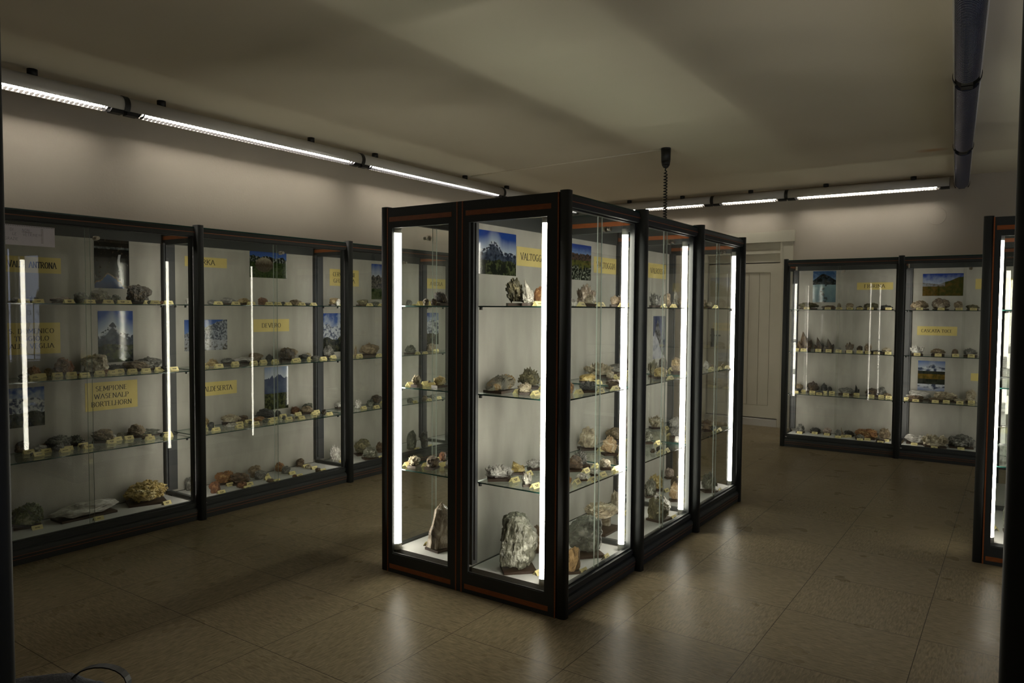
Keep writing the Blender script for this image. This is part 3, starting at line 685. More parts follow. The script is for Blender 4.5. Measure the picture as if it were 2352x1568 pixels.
DATA = [
 ('LW',0,1,[
  (0.365,0.215,0.071,0.053,0.03,'lump','grey',0,0.375,0.158),
  (0.434,0.203,0.082,0.061,0.038,'rough','black',0,0.444,0.141),
  (0.609,0.23,0.117,0.087,0.037,'lump','brown',1,0.619,0.153),
  (0.725,0.207,0.097,0.073,0.067,'lump','greygreen',0,0.735,0.138),
  (0.827,0.199,0.121,0.091,0.088,'rough','olive',1,0.837,0.12),
  (0.941,0.23,0.079,0.059,0.056,'rough','greygreen',0,0.951,0.17),
  (1.032,0.278,0.049,0.037,0.023,'lump','brown',0,1.012,0.231),
  (1.116,0.267,0.16,0.12,0.122,'rough','dkbrown',1,1.126,0.171),
  (1.108,0.12,0.037,0.028,0.023,'lump','greygreen',0,1.118,0.078),
  (1.282,0.264,0.048,0.036,0.021,'lump','rust',0,1.292,0.217),
 ]),
 ('LW',1,1,[
  (0.076,0.214,0.073,0.055,0.052,'druse','white',0,0.086,0.156),
  (0.284,0.243,0.069,0.052,0.035,'lump','grey',0,0.294,0.187),
  (0.393,0.219,0.128,0.096,0.051,'rough','grey',1,0.403,0.137),
  (0.523,0.209,0.111,0.083,0.049,'rough','yellow',1,0.533,0.134),
  (0.689,0.203,0.077,0.058,0.057,'rough','rust',0,0.699,0.143),
  (0.785,0.213,0.058,0.043,0.027,'lump','grey',0,0.795,0.162),
  (0.936,0.279,0.059,0.044,0.028,'rough','dkgrey',0,0.946,0.227),
  (1.05,0.269,0.099,0.074,0.046,'rough','tan',0,1.06,0.2),
  (1.177,0.267,0.072,0.054,0.022,'lump','dkgrey',0,1.187,0.21),
 ]),
 ('LW',2,1,[
  (0.09,0.268,0.114,0.086,0.063,'rough','yellow',1,0.14,0.192),
  (0.093,0.204,0.045,0.033,0.056,'lump','white',0,0.103,0.158),
  (0.392,0.222,0.116,0.087,0.054,'rough','olive',1,0.402,0.145),
  (0.578,0.251,0.087,0.065,0.04,'lump','greygreen',0,0.588,0.187),
  (1.043,0.261,0.067,0.05,0.059,'rough','grey',0,1.053,0.206),
  (1.257,0.272,0.064,0.048,0.052,'rough','greygreen',0,1.267,0.218),
 ]),
 ('LW',3,1,[
  (0.085,0.274,0.07,0.053,0.048,'rough','grey',0,0.095,0.217),
 ]),
 ('LW',0,2,[
  (0.511,0.372,0.076,0.057,0.065,'rough','orange',0,0.521,0.312),
  (0.435,0.324,0.062,0.047,0.029,'lump','grey',0,0.485,0.271),
  (0.439,0.259,0.026,0.019,0.016,'druse','dkgrey',0,0.449,0.221),
  (0.67,0.352,0.126,0.094,0.103,'rough','rust',1,0.68,0.271),
  (0.599,0.378,0.059,0.045,0.046,'rough','yellow',0,0.609,0.296),
  (0.856,0.339,0.165,0.123,0.119,'rough','cream',1,0.836,0.241),
  (0.7,0.208,0.027,0.02,0.016,'lump','rust',0,0.71,0.17),
  (0.896,0.261,0.051,0.038,0.025,'rough','orange',0,0.906,0.213),
  (1.105,0.298,0.174,0.13,0.07,'rough','tan',1,1.115,0.196),
  (1.001,0.356,0.119,0.089,0.047,'druse','dkgrey',1,0.981,0.278),
  (1.025,0.259,0.034,0.026,0.014,'lump','dkgrey',0,1.035,0.218),
  (1.246,0.332,0.183,0.138,0.086,'rough','grey',1,1.226,0.225),
  (1.285,0.225,0.072,0.054,0.033,'druse','black',0,1.295,0.168),
 ]),
 ('LW',1,2,[
  (0.238,0.364,0.097,0.073,0.068,'rough','grey',0,0.248,0.296),
  (0.273,0.235,0.088,0.066,0.057,'druse','yellow',0,0.283,0.171),
  (0.486,0.358,0.112,0.084,0.046,'druse','grey',1,0.496,0.283),
  (0.734,0.356,0.117,0.088,0.069,'rough','tan',1,0.744,0.279),
  (0.626,0.341,0.161,0.102,0.044,'slab','white',1,0.636,0.249),
  (1.04,0.343,0.154,0.116,0.099,'rough','tan',1,1.05,0.249),
  (0.827,0.311,0.069,0.052,0.062,'druse','dkgrey',0,0.837,0.255),
  (0.957,0.256,0.118,0.089,0.104,'rough','dkbrown',1,0.967,0.178),
 ]),
 ('LW',2,2,[
  (0.09,0.358,0.114,0.085,0.099,'rough','grey',1,0.1,0.282),
 ]),
 ('LW',1,2,[
  (1.219,0.365,0.095,0.071,0.04,'rough','dkgrey',0,1.229,0.297),
  (1.29,0.379,0.056,0.042,0.048,'rough','cream',0),
  (1.282,0.274,0.081,0.061,0.029,'lump','grey',0,1.292,0.213),
 ]),
 ('LW',2,2,[
  (0.319,0.369,0.083,0.062,0.087,'lump','white',0,0.329,0.307),
  (0.377,0.295,0.027,0.02,0.093,'point','tan',0,0.387,0.257),
  (0.536,0.281,0.189,0.141,0.11,'rough','tan',1,0.546,0.173),
  (0.95,0.159,0.123,0.092,0.082,'rough','greygreen',1,0.96,0.079),
  (1.048,0.11,0.041,0.031,0.025,'lump','dkgrey',0,1.058,0.072),
 ]),
 ('LW',3,2,[
  (0.085,0.342,0.101,0.076,0.075,'rough','tan',0,0.095,0.272),
 ]),
 ('LW',0,3,[
  (0.436,0.371,0.079,0.059,0.071,'rough','brown',0,0.446,0.31),
  (0.627,0.336,0.155,0.116,0.078,'druse','greygreen',1,0.637,0.242),
  (0.55,0.378,0.06,0.045,0.033,'rough','rust',0),
  (0.512,0.33,0.091,0.068,0.04,'rough','white',0,0.522,0.264),
  (0.439,0.232,0.036,0.027,0.016,'lump','dkgrey',0,0.449,0.19),
  (0.587,0.247,0.064,0.048,0.035,'rough','grey',0,0.597,0.193),
  (0.901,0.347,0.141,0.106,0.077,'rough','tan',1,0.911,0.259),
  (0.738,0.359,0.111,0.083,0.064,'druse','greygreen',1,0.748,0.284),
  (0.727,0.241,0.046,0.035,0.025,'rough','cream',0,0.737,0.195),
  (1.123,0.344,0.127,0.095,0.085,'rough','tan',1,1.153,0.263),
  (0.976,0.378,0.058,0.043,0.035,'rough','white',0,0.986,0.327),
  (1.046,0.373,0.074,0.055,0.038,'rough','olive',0,1.056,0.314),
  (1.265,0.339,0.134,0.09,0.044,'slab','greygreen',1,1.295,0.257),
  (1.195,0.375,0.067,0.05,0.03,'lump','brown',0),
  (1.121,0.236,0.05,0.037,0.026,'rough','brown',0,1.131,0.188),
  (1.249,0.23,0.045,0.033,0.024,'rough','dkgrey',0,1.259,0.185),
 ]),
 ('LW',1,3,[
  (0.289,0.371,0.079,0.059,0.072,'druse','yellow',0,0.299,0.31),
  (0.231,0.2,0.05,0.038,0.056,'rough','black',0,0.241,0.152),
  (0.496,0.344,0.15,0.113,0.073,'druse','cream',1,0.506,0.253),
  (0.804,0.337,0.168,0.126,0.081,'rough','black',1,0.814,0.238),
  (0.605,0.362,0.101,0.076,0.047,'rough','brown',0,0.615,0.292),
  (0.415,0.213,0.109,0.082,0.029,'rough','clear',0,0.425,0.139),
  (0.574,0.209,0.043,0.032,0.026,'rough','greygreen',0,0.584,0.164),
  (0.712,0.288,0.089,0.066,0.034,'rough','orange',0,0.742,0.224),
  (0.955,0.377,0.061,0.046,0.05,'rough','black',0,0.965,0.325),
  (0.702,0.19,0.06,0.045,0.03,'rough','greygreen',0,0.712,0.138),
  (1.124,0.37,0.081,0.06,0.062,'druse','rust',0,1.104,0.309),
  (1.276,0.364,0.097,0.073,0.075,'rough','greygreen',0,1.286,0.295),
  (1.2,0.314,0.125,0.094,0.062,'rough','tan',1,1.21,0.234),
  (0.881,0.203,0.038,0.028,0.028,'rough','dkgrey',0,0.891,0.161),
  (0.971,0.16,0.035,0.026,0.017,'lump','grey',0,0.981,0.119),
  (1.253,0.16,0.054,0.041,0.043,'rough','dkbrown',0,1.263,0.11),
 ]),
 ('LW',2,3,[
  (0.263,0.357,0.116,0.087,0.054,'druse','white',1,0.273,0.28),
  (0.329,0.213,0.065,0.049,0.077,'druse','white',0,0.339,0.158),
  (0.702,0.362,0.102,0.077,0.074,'rough','dkbrown',0,0.712,0.291),
  (0.439,0.174,0.085,0.064,0.074,'druse','greygreen',0,0.449,0.111),
  (0.881,0.099,0.065,0.049,0.049,'rough','greygreen',0,0.911,0.072),
  (1.107,0.116,0.067,0.05,0.05,'rough','tan',0,1.117,0.072),
  (1.289,0.156,0.06,0.045,0.043,'rough','grey',0,1.299,0.104),
 ]),
 ('LW',0,0,[
  (0.441,0.336,0.173,0.13,0.131,'druse','lime',1,0.451,0.234),
  (0.753,0.292,0.331,0.179,0.083,'wafer','white',1,0.763,0.138),
  (1.206,0.294,0.286,0.214,0.143,'druse','gold',1,1.216,0.143),
 ]),
 ('LW',1,0,[
  (0.168,0.376,0.064,0.048,0.089,'rough','grey',0,0.178,0.323),
  (0.235,0.167,0.084,0.063,0.075,'rough','rust',0,0.245,0.104),
  (0.439,0.346,0.146,0.109,0.093,'druse','orange',1,0.419,0.256),
  (0.506,0.246,0.151,0.113,0.079,'rough','brown',1,0.516,0.154),
  (0.429,0.119,0.08,0.06,0.051,'druse','rust',0,0.439,0.072),
  (0.717,0.36,0.107,0.08,0.083,'rough','tan',0,0.767,0.288),
  (0.697,0.258,0.101,0.076,0.061,'rough','grey',0,0.707,0.187),
  (0.672,0.104,0.066,0.05,0.027,'lump','brown',0,0.702,0.072),
  (0.957,0.364,0.096,0.072,0.071,'rough','orange',0,0.967,0.296),
  (0.935,0.254,0.077,0.058,0.059,'druse','grey',0,0.945,0.194),
  (1.174,0.373,0.073,0.055,0.066,'rough','brown',0,1.184,0.315),
  (0.889,0.091,0.041,0.031,0.021,'lump','rust',0,0.919,0.072),
  (1.169,0.258,0.065,0.049,0.033,'rough','cream',0,1.179,0.203),
  (1.127,0.093,0.05,0.037,0.035,'rough','brown',0,1.157,0.072),
 ]),
 ('LW',2,0,[
  (0.127,0.288,0.102,0.076,0.136,'druse','white',0,0.137,0.217),
  (0.482,0.318,0.158,0.118,0.134,'rough','olive',1,0.492,0.223),
  (0.392,0.132,0.153,0.115,0.107,'rough','silver',1,0.462,0.072),
  (0.645,0.265,0.088,0.066,0.096,'rough','brown',0,0.655,0.2),
  (0.932,0.131,0.099,0.074,0.173,'rough','greygreen',0,0.942,0.072),
  (1.085,0.109,0.091,0.068,0.149,'rough','dkgrey',0,1.135,0.072),
 ]),
 ('CL',0,1,[
  (0.699,0.241,0.042,0.031,0.037,'rough','tan',0,0.689,0.197),
  (0.705,0.297,0.04,0.03,0.037,'rough','brown',0),
  (0.655,0.305,0.085,0.064,0.071,'column','dkbrown',1,0.645,0.242),
 ]),
 ('CL',0,2,[
  (0.683,0.156,0.065,0.049,0.062,'druse','cream',1,0.673,0.102),
  (0.596,0.176,0.022,0.017,0.029,'rough','dkbrown',0,0.586,0.141),
  (0.635,0.28,0.086,0.064,0.062,'rough','gold',1,0.625,0.216),
 ]),
 ('CL',0,3,[
  (0.671,0.13,0.082,0.062,0.063,'druse','cream',1,0.661,0.072),
  (0.644,0.235,0.091,0.068,0.067,'rough','brown',1,0.614,0.169),
  (0.475,0.176,0.05,0.038,0.06,'rough','rust',1,0.465,0.128),
  (0.566,0.289,0.049,0.036,0.039,'druse','white',1,0.556,0.242),
 ]),
 ('CL',0,0,[
  (0.617,0.277,0.168,0.126,0.24,'quartz','smoky',1,0.607,0.178),
 ]),
 ('CR',0,1,[
  (0.109,0.289,0.074,0.055,0.123,'bladep','clear',1,0.119,0.231),
  (0.123,0.364,0.114,0.085,0.131,'leandruse','olive',1,0.173,0.289),
  (0.103,0.17,0.049,0.037,0.031,'spiky','gold',1,0.133,0.123),
  (0.235,0.3,0.058,0.043,0.093,'lump','orange',1,0.245,0.249),
  (0.408,0.2,0.041,0.031,0.039,'lump','white',0,0.418,0.156),
 ]),
 ('CR',1,1,[
  (0.108,0.4,0.108,0.081,0.129,'cluster','smoky',1,0.118,0.327),
 ]),
 ('CR',0,1,[
  (0.56,0.18,0.07,0.053,0.063,'rough','cream',1,0.57,0.123),
 ]),
 ('CR',1,1,[
  (0.071,0.2,0.059,0.044,0.062,'rough','tan',1,0.081,0.148),
  (0.141,0.2,0.071,0.053,0.056,'druse','brown',1,0.151,0.143),
  (0.657,0.42,0.068,0.051,0.091,'cluster','white',1,0.667,0.364),
  (0.771,0.25,0.074,0.056,0.094,'cluster','grey',1,0.781,0.192),
 ]),
 ('CR',2,1,[
  (0.07,0.25,0.059,0.044,0.088,'rough','tan',1,0.08,0.198),
  (0.38,0.301,0.068,0.051,0.13,'bladep','clear',1,0.41,0.245),
  (0.36,0.249,0.068,0.051,0.074,'cluster','tan',1,0.37,0.194),
  (0.901,0.25,0.06,0.045,0.047,'rough','olive',1,0.911,0.198),
  (0.933,0.3,0.05,0.037,0.078,'cluster','tan',1),
 ]),
 ('CR',0,2,[
  (0.186,0.503,0.18,0.135,0.085,'column','agate',1,0.196,0.399),
  (0.426,0.481,0.127,0.096,0.109,'druse','olive',1,0.436,0.399),
  (0.176,0.345,0.075,0.056,0.057,'druse','cream',1,0.186,0.286),
 ]),
 ('CR',1,2,[
  (0.467,0.5,0.187,0.141,0.09,'cluster','cream',1,0.477,0.392),
  (0.088,0.381,0.107,0.08,0.051,'rough','gold',1,0.098,0.308),
 ]),
 ('CR',0,2,[
  (0.472,0.137,0.105,0.078,0.055,'druse','dkgrey',1,0.482,0.072),
  (0.361,0.183,0.04,0.03,0.058,'rough','orange',0,0.371,0.14),
 ]),
 ('CR',1,2,[
  (0.787,0.531,0.104,0.078,0.065,'rough','grey',1,0.797,0.46),
 ]),
 ('CR',2,2,[
  (0.096,0.531,0.104,0.078,0.083,'druse','pink',1,0.106,0.46),
 ]),
 ('CR',1,2,[
  (0.328,0.342,0.051,0.038,0.059,'rough','cream',1,0.338,0.294),
  (0.549,0.389,0.05,0.038,0.033,'spiky','cream',1,0.559,0.341),
 ]),
 ('CR',0,2,[
  (0.699,0.109,0.086,0.064,0.048,'rough','brown',1,0.649,0.072),
 ]),
 ('CR',1,2,[
  (0.69,0.219,0.067,0.05,0.112,'cluster','olive',1,0.7,0.164),
  (0.612,0.138,0.087,0.066,0.071,'rough','gold',1,0.622,0.074),
 ]),
 ('CR',2,2,[
  (0.367,0.386,0.063,0.047,0.088,'rough','dkbrown',1,0.377,0.332),
  (0.187,0.214,0.072,0.054,0.104,'rough','tan',1,0.197,0.157),
  (0.638,0.165,0.045,0.033,0.064,'druse','white',0,0.618,0.119),
  (0.67,0.123,0.041,0.031,0.038,'rough','tan',0,0.68,0.079),
  (0.796,0.094,0.039,0.029,0.045,'spiky','cream',0,0.826,0.072),
 ]),
 ('CR',0,3,[
  (0.163,0.492,0.148,0.111,0.076,'cluster','white',1,0.173,0.401),
  (0.329,0.489,0.093,0.07,0.065,'bladep','gold',1,0.339,0.423),
  (0.469,0.474,0.082,0.061,0.06,'cluster','white',1,0.479,0.412),
  (0.119,0.292,0.048,0.036,0.07,'cluster','clear',1,0.129,0.245),
 ]),
 ('CR',1,3,[
  (0.377,0.519,0.138,0.103,0.138,'rough','cream',1,0.387,0.433),
 ]),
 ('CR',0,3,[
  (0.713,0.297,0.104,0.078,0.099,'spiky','grey',1,0.723,0.225),
  (0.576,0.274,0.086,0.064,0.081,'rough','brown',1,0.586,0.211),
 ]),
 ('CR',1,3,[
  (0.298,0.326,0.106,0.079,0.111,'druse','peach',1,0.308,0.254),
  (0.782,0.519,0.137,0.102,0.083,'rough','tan',1,0.792,0.434),
 ]),
 ('CR',2,3,[
  (0.073,0.531,0.066,0.05,0.126,'druse','pink',1,0.083,0.476),
 ]),
 ('CR',1,3,[
  (0.402,0.295,0.054,0.04,0.07,'spiky','white',1,0.412,0.246),
 ]),
 ('CR',0,3,[
  (0.726,0.156,0.069,0.052,0.059,'rough','cream',1,0.736,0.1),
  (0.404,0.135,0.068,0.051,0.038,'rough','clear',1,0.414,0.08),
  (0.32,0.162,0.027,0.02,0.031,'rough','orange',0,0.33,0.124),
  (0.543,0.138,0.047,0.035,0.037,'rough','clear',1,0.553,0.092),
 ]),
 ('CR',2,3,[
  (0.531,0.503,0.11,0.083,0.097,'cluster','cream',1,0.541,0.428),
 ]),
 ('CR',1,3,[
  (0.806,0.292,0.07,0.052,0.081,'druse','silver',1,0.816,0.235),
 ]),
 ('CR',2,3,[
  (0.271,0.338,0.037,0.028,0.111,'bladep','cream',0,0.281,0.295),
  (0.612,0.385,0.091,0.068,0.085,'druse','white',1,0.622,0.319),
  (0.232,0.234,0.078,0.059,0.085,'cluster','grey',1,0.242,0.174),
 ]),
 ('CR',1,3,[
  (0.515,0.135,0.043,0.032,0.027,'rough','dkbrown',0,0.525,0.091),
  (0.592,0.127,0.044,0.033,0.033,'rough','dkgrey',0,0.602,0.082),
 ]),
 ('CR',2,3,[
  (0.064,0.155,0.041,0.03,0.041,'druse','white',0,0.074,0.111),
  (0.634,0.151,0.076,0.057,0.086,'druse','brown',1,0.644,0.092),
  (0.71,0.128,0.039,0.029,0.039,'rough','dkgrey',0,0.72,0.085),
 ]),
 ('CR',0,0,[
  (0.155,0.363,0.207,0.155,0.281,'boulder','silver',1,0.165,0.247),
  (0.444,0.436,0.072,0.054,0.143,'rough','brown',1,0.454,0.379),
  (0.566,0.195,0.211,0.158,0.197,'boulder','mossy',1,0.576,0.077),
  (0.285,0.113,0.079,0.059,0.121,'rough','ochre',1,0.315,0.072),
 ]),
 ('CR',1,0,[
  (0.218,0.337,0.27,0.202,0.161,'standslab','cream',1,0.228,0.193),
  (0.607,0.429,0.074,0.056,0.143,'rough','cream',1,0.617,0.371),
 ]),
 ('CR',2,0,[
  (0.251,0.418,0.087,0.065,0.13,'druse','silver',1,0.261,0.354),
  (0.459,0.465,0.109,0.082,0.116,'druse','gold',1,0.469,0.391),
 ]),
 ('CR',1,0,[
  (0.636,0.138,0.17,0.128,0.154,'slabrock','olive',1,0.706,0.072),
 ]),
 ('CR',2,0,[
  (0.248,0.235,0.079,0.059,0.128,'druse','peach',1,0.258,0.175),
  (0.881,0.533,0.076,0.057,0.083,'rough','pink',1,0.891,0.474),
  (0.564,0.364,0.065,0.049,0.097,'rough','brown',1,0.574,0.309),
  (0.659,0.131,0.128,0.096,0.141,'druse','greygreen',1,0.709,0.072),
 ]),
 ('BR',0,1,[
  (0.211,0.24,0.217,0.163,0.075,'druse','olive',1,0.221,0.119),
  (0.421,0.21,0.148,0.111,0.042,'rough','brown',1,0.431,0.119),
  (0.519,0.237,0.041,0.031,0.065,'lump','tan',0,0.529,0.193),
  (0.632,0.201,0.077,0.058,0.064,'rough','tan',1,0.642,0.141),
  (0.715,0.279,0.082,0.062,0.037,'rough','dkgrey',1,0.725,0.217),
  (0.82,0.273,0.145,0.109,0.068,'druse','olive',1,0.83,0.184),
  (0.991,0.244,0.134,0.1,0.049,'rough','dkgrey',1,1.001,0.16),
 ]),
 ('BR',1,1,[
  (0.173,0.221,0.174,0.131,0.091,'druse','tan',1,0.183,0.119),
  (0.353,0.277,0.164,0.123,0.112,'lump','smoky',1,0.363,0.179),
  (0.504,0.246,0.077,0.057,0.085,'rough','tan',1,0.514,0.186),
  (0.622,0.274,0.118,0.089,0.055,'rough','olive',1,0.632,0.196),
  (0.965,0.271,0.074,0.056,0.074,'druse','white',1,0.975,0.213),
 ]),
 ('BR',0,2,[
  (0.074,0.374,0.068,0.051,0.092,'rough','tan',1,0.084,0.288),
  (0.158,0.343,0.153,0.115,0.191,'bladep','brown',1,0.168,0.25),
  (0.3,0.365,0.095,0.071,0.138,'bladep','dkbrown',1,0.31,0.297),
  (0.406,0.362,0.099,0.074,0.127,'bladep','dkbrown',1,0.416,0.292),
  (0.509,0.328,0.056,0.042,0.042,'lump','grey',1,0.519,0.278),
  (0.616,0.328,0.088,0.066,0.102,'cluster','brown',1,0.626,0.264),
  (0.719,0.304,0.06,0.045,0.069,'lump','dkbrown',1,0.729,0.251),
  (0.804,0.29,0.095,0.071,0.104,'spiky','tan',1,0.814,0.222),
  (0.901,0.187,0.125,0.093,0.036,'rough','black',1,0.911,0.106),
  (0.996,0.267,0.12,0.09,0.067,'spiky','cream',1,1.006,0.188),
 ]),
 ('BR',1,2,[
  (0.163,0.217,0.13,0.098,0.096,'cluster','white',1,0.173,0.134),
  (0.34,0.28,0.138,0.104,0.065,'druse','tan',1,0.35,0.194),
  (0.485,0.29,0.06,0.045,0.064,'lump','brown',1,0.495,0.238),
  (0.614,0.335,0.128,0.096,0.077,'druse','grey',1,0.624,0.253),
  (0.973,0.128,0.073,0.055,0.081,'rough','grey',1,0.983,0.07),
 ]),
 ('BR',0,3,[
  (0.066,0.383,0.045,0.033,0.079,'bladep','black',0,0.076,0.308),
  (0.11,0.36,0.079,0.059,0.079,'rough','tan',1,0.16,0.299),
  (0.113,0.208,0.104,0.078,0.043,'rough','dkgrey',1,0.123,0.136),
  (0.257,0.35,0.134,0.101,0.115,'rough','dkbrown',1,0.267,0.265),
  (0.357,0.182,0.084,0.063,0.037,'rough','black',1,0.367,0.119),
  (0.366,0.373,0.073,0.055,0.102,'druse','black',1,0.376,0.315),
  (0.422,0.384,0.044,0.033,0.063,'rough','dkgrey',0,0.452,0.338),
  (0.601,0.336,0.171,0.128,0.076,'rough','grey',1,0.611,0.235),
  (0.688,0.379,0.057,0.042,0.099,'bladep','black',1,0.698,0.328),
  (0.842,0.325,0.127,0.095,0.082,'rough','dkbrown',1,0.852,0.244),
  (0.934,0.358,0.114,0.085,0.095,'rough','grey',1,0.944,0.282),
  (1.008,0.295,0.09,0.067,0.045,'rough','tan',1,1.018,0.23),
 ]),
 ('BR',1,3,[
  (0.159,0.324,0.226,0.132,0.081,'slab','white',1,0.089,0.209),
  (0.167,0.181,0.148,0.111,0.052,'rough','brown',1,0.177,0.09),
  (0.422,0.317,0.222,0.166,0.089,'druse','cream',1,0.432,0.194),
  (0.334,0.205,0.129,0.097,0.043,'druse','tan',1,0.344,0.122),
  (0.537,0.243,0.094,0.07,0.038,'cluster','cream',1,0.547,0.176),
  (0.627,0.365,0.095,0.071,0.121,'druse','cream',1,0.637,0.297),
 ]),
 ('BR',0,0,[
  (0.149,0.273,0.095,0.072,0.095,'druse','grey',1,0.159,0.206),
  (0.289,0.357,0.115,0.086,0.057,'druse','dkgrey',1,0.299,0.281),
  (0.416,0.332,0.094,0.071,0.071,'rough','pink',1,0.426,0.265),
  (0.548,0.216,0.065,0.048,0.078,'lump','grey',1,0.558,0.162),
  (0.569,0.287,0.033,0.024,0.093,'bladep','tan',0,0.599,0.247),
  (0.629,0.362,0.103,0.077,0.061,'rough','black',1,0.639,0.291),
  (0.807,0.315,0.229,0.172,0.101,'druse','orange',1,0.837,0.189),
  (0.765,0.191,0.091,0.068,0.054,'rough','grey',1,0.775,0.126),
  (0.994,0.308,0.117,0.088,0.122,'druse','tan',1,1.004,0.23),
  (0.963,0.151,0.089,0.067,0.044,'rough','dkbrown',1,0.973,0.086),
 ]),
 ('BR',1,0,[
  (0.157,0.31,0.242,0.181,0.085,'slabrock','white',1,0.167,0.178),
  (0.342,0.198,0.231,0.173,0.12,'cluster','cream',1,0.352,0.07),
  (0.559,0.308,0.249,0.187,0.129,'druse','grey',1,0.569,0.173),
 ]),
 ('ER',0,1,[
  (0.952,0.3,-0.15,-0.112,0.012,'lump','cream',0),
 ]),
 ('ER',0,2,[
  (0.97,0.3,-0.199,-0.149,0.012,'druse','grey',0),
 ]),
 ('ER',0,3,[
  (0.983,0.3,-0.236,-0.177,0.012,'rough','cream',0),
 ]),
 ('ER',0,0,[
  (0.614,0.171,0.095,0.071,0.184,'druse','greygreen',1,0.604,0.103),
 ]),
]
NUM = ('first', 'second', 'third', 'fourth', 'fifth', 'sixth', 'seventh', 'eighth', 'ninth', 'tenth', 'eleventh', 'twelfth', 'thirteenth', 'fourteenth', 'fifteenth', 'sixteenth', 'seventeenth', 'eighteenth', 'nineteenth', 'twentieth')
WHERE = {'LW': 'side wall case %s', 'CR': 'island case %s', 'CL': 'rear island case %s', 'BR': 'far wall case %s', 'ER': 'hidden island case %s'}
PL_MESH = B().box(-.5, .5, -.5, .5, 0, 1).mesh('wooden_base', m_wood)
merged = {}
for row, bay, sh, items in DATA: merged.setdefault((row, bay, sh), []).extend(items)
for (row, bay, sh), items in merged.items():
    items.sort(key=lambda q: q[0])
    zs = {0: .1205}.get(sh, SZ.get(sh, 0) + .004)
    where = '%s, %s' % (SHN[sh], WHERE[row] % ('one', 'two', 'three', 'four')[bay])
    for n, it in enumerate(items):
        x, y, wd, dp, ht, typ, pal, pl = it[:8]
        p, r = place(row, bay, x, y, zs)
        hi = wd > .13 and typ in ('rough', 'druse', 'slab', 'slabrock', 'lump')
        col = COL.get(pal, pal)
        lab = '%s %s, %s from left, %s' % (col, ADJ[typ], NUM[n], where)
        t = thing('mineral_specimen', lab, 'mineral', p, r + (rnd.uniform(-.25, .25) if typ not in ('slab', 'wafer', 'standslab', 'column') else 0), 'mineral specimens on the %s' % where)
        if typ not in ('slab', 'wafer', 'column', 'standslab', 'slabrock') and row in ('LW', 'CR'):
            t.rotation_euler.z = r + (-.55 if row == 'LW' else -1.0 if row == 'CR' else 0) * .8 + rnd.uniform(-.1, .1)
        L_, D_ = ROW[row, bay][2:]
        ang = t.rotation_euler.z - r
        if typ in ('slab', 'wafer', 'standslab') and row == 'LW': wd *= 1.25
        for _ in range(6):
            hx = .5 * math.hypot(wd * math.cos(ang), dp * math.sin(ang)); hy = .5 * math.hypot(wd * math.sin(ang), dp * math.cos(ang))
            if 2 * hy > D_ - .112 or 2 * hx > L_ - .13: wd *= .92; dp *= .92
        ht *= 1.1
        near_end = row in ('CR', 'CL', 'ER')
        x = min(max(x, .062 + hx), L_ - .062 - hx); y = min(max(y, .060 + hy), D_ - .048 - hy)
        t.location = place(row, bay, x, y, zs)[0]
        k = rnd.randrange(5)
        bh = 0.0
        if pl:
            bh = min(.014, ht * .2)
            q = link('wooden_base', PL_MESH, t); q.scale = (wd * .82, dp * .85, bh)
        o = link('stone', mineral_mesh(typ, k, pal, hi), t, (0, 0, bh - .0005)); o.scale = (wd, dp, ht - bh)
        if rnd.random() < .5 and typ not in ('bladep', 'leandruse', 'column', 'wafer', 'quartz'): o.rotation_euler.z = PI
        if len(it) > 8:
            p, r = place(row, bay, it[8], it[9], zs)
            c = link('name_card', card_mesh(rnd.randrange(6)), None, p, (0, 0, r + rnd.uniform(-.12, .12)))
            tag(c, 'cream tent card at %s mineral from left, %s' % (NUM[n], where), 'name card', 'name cards on the %s' % where)

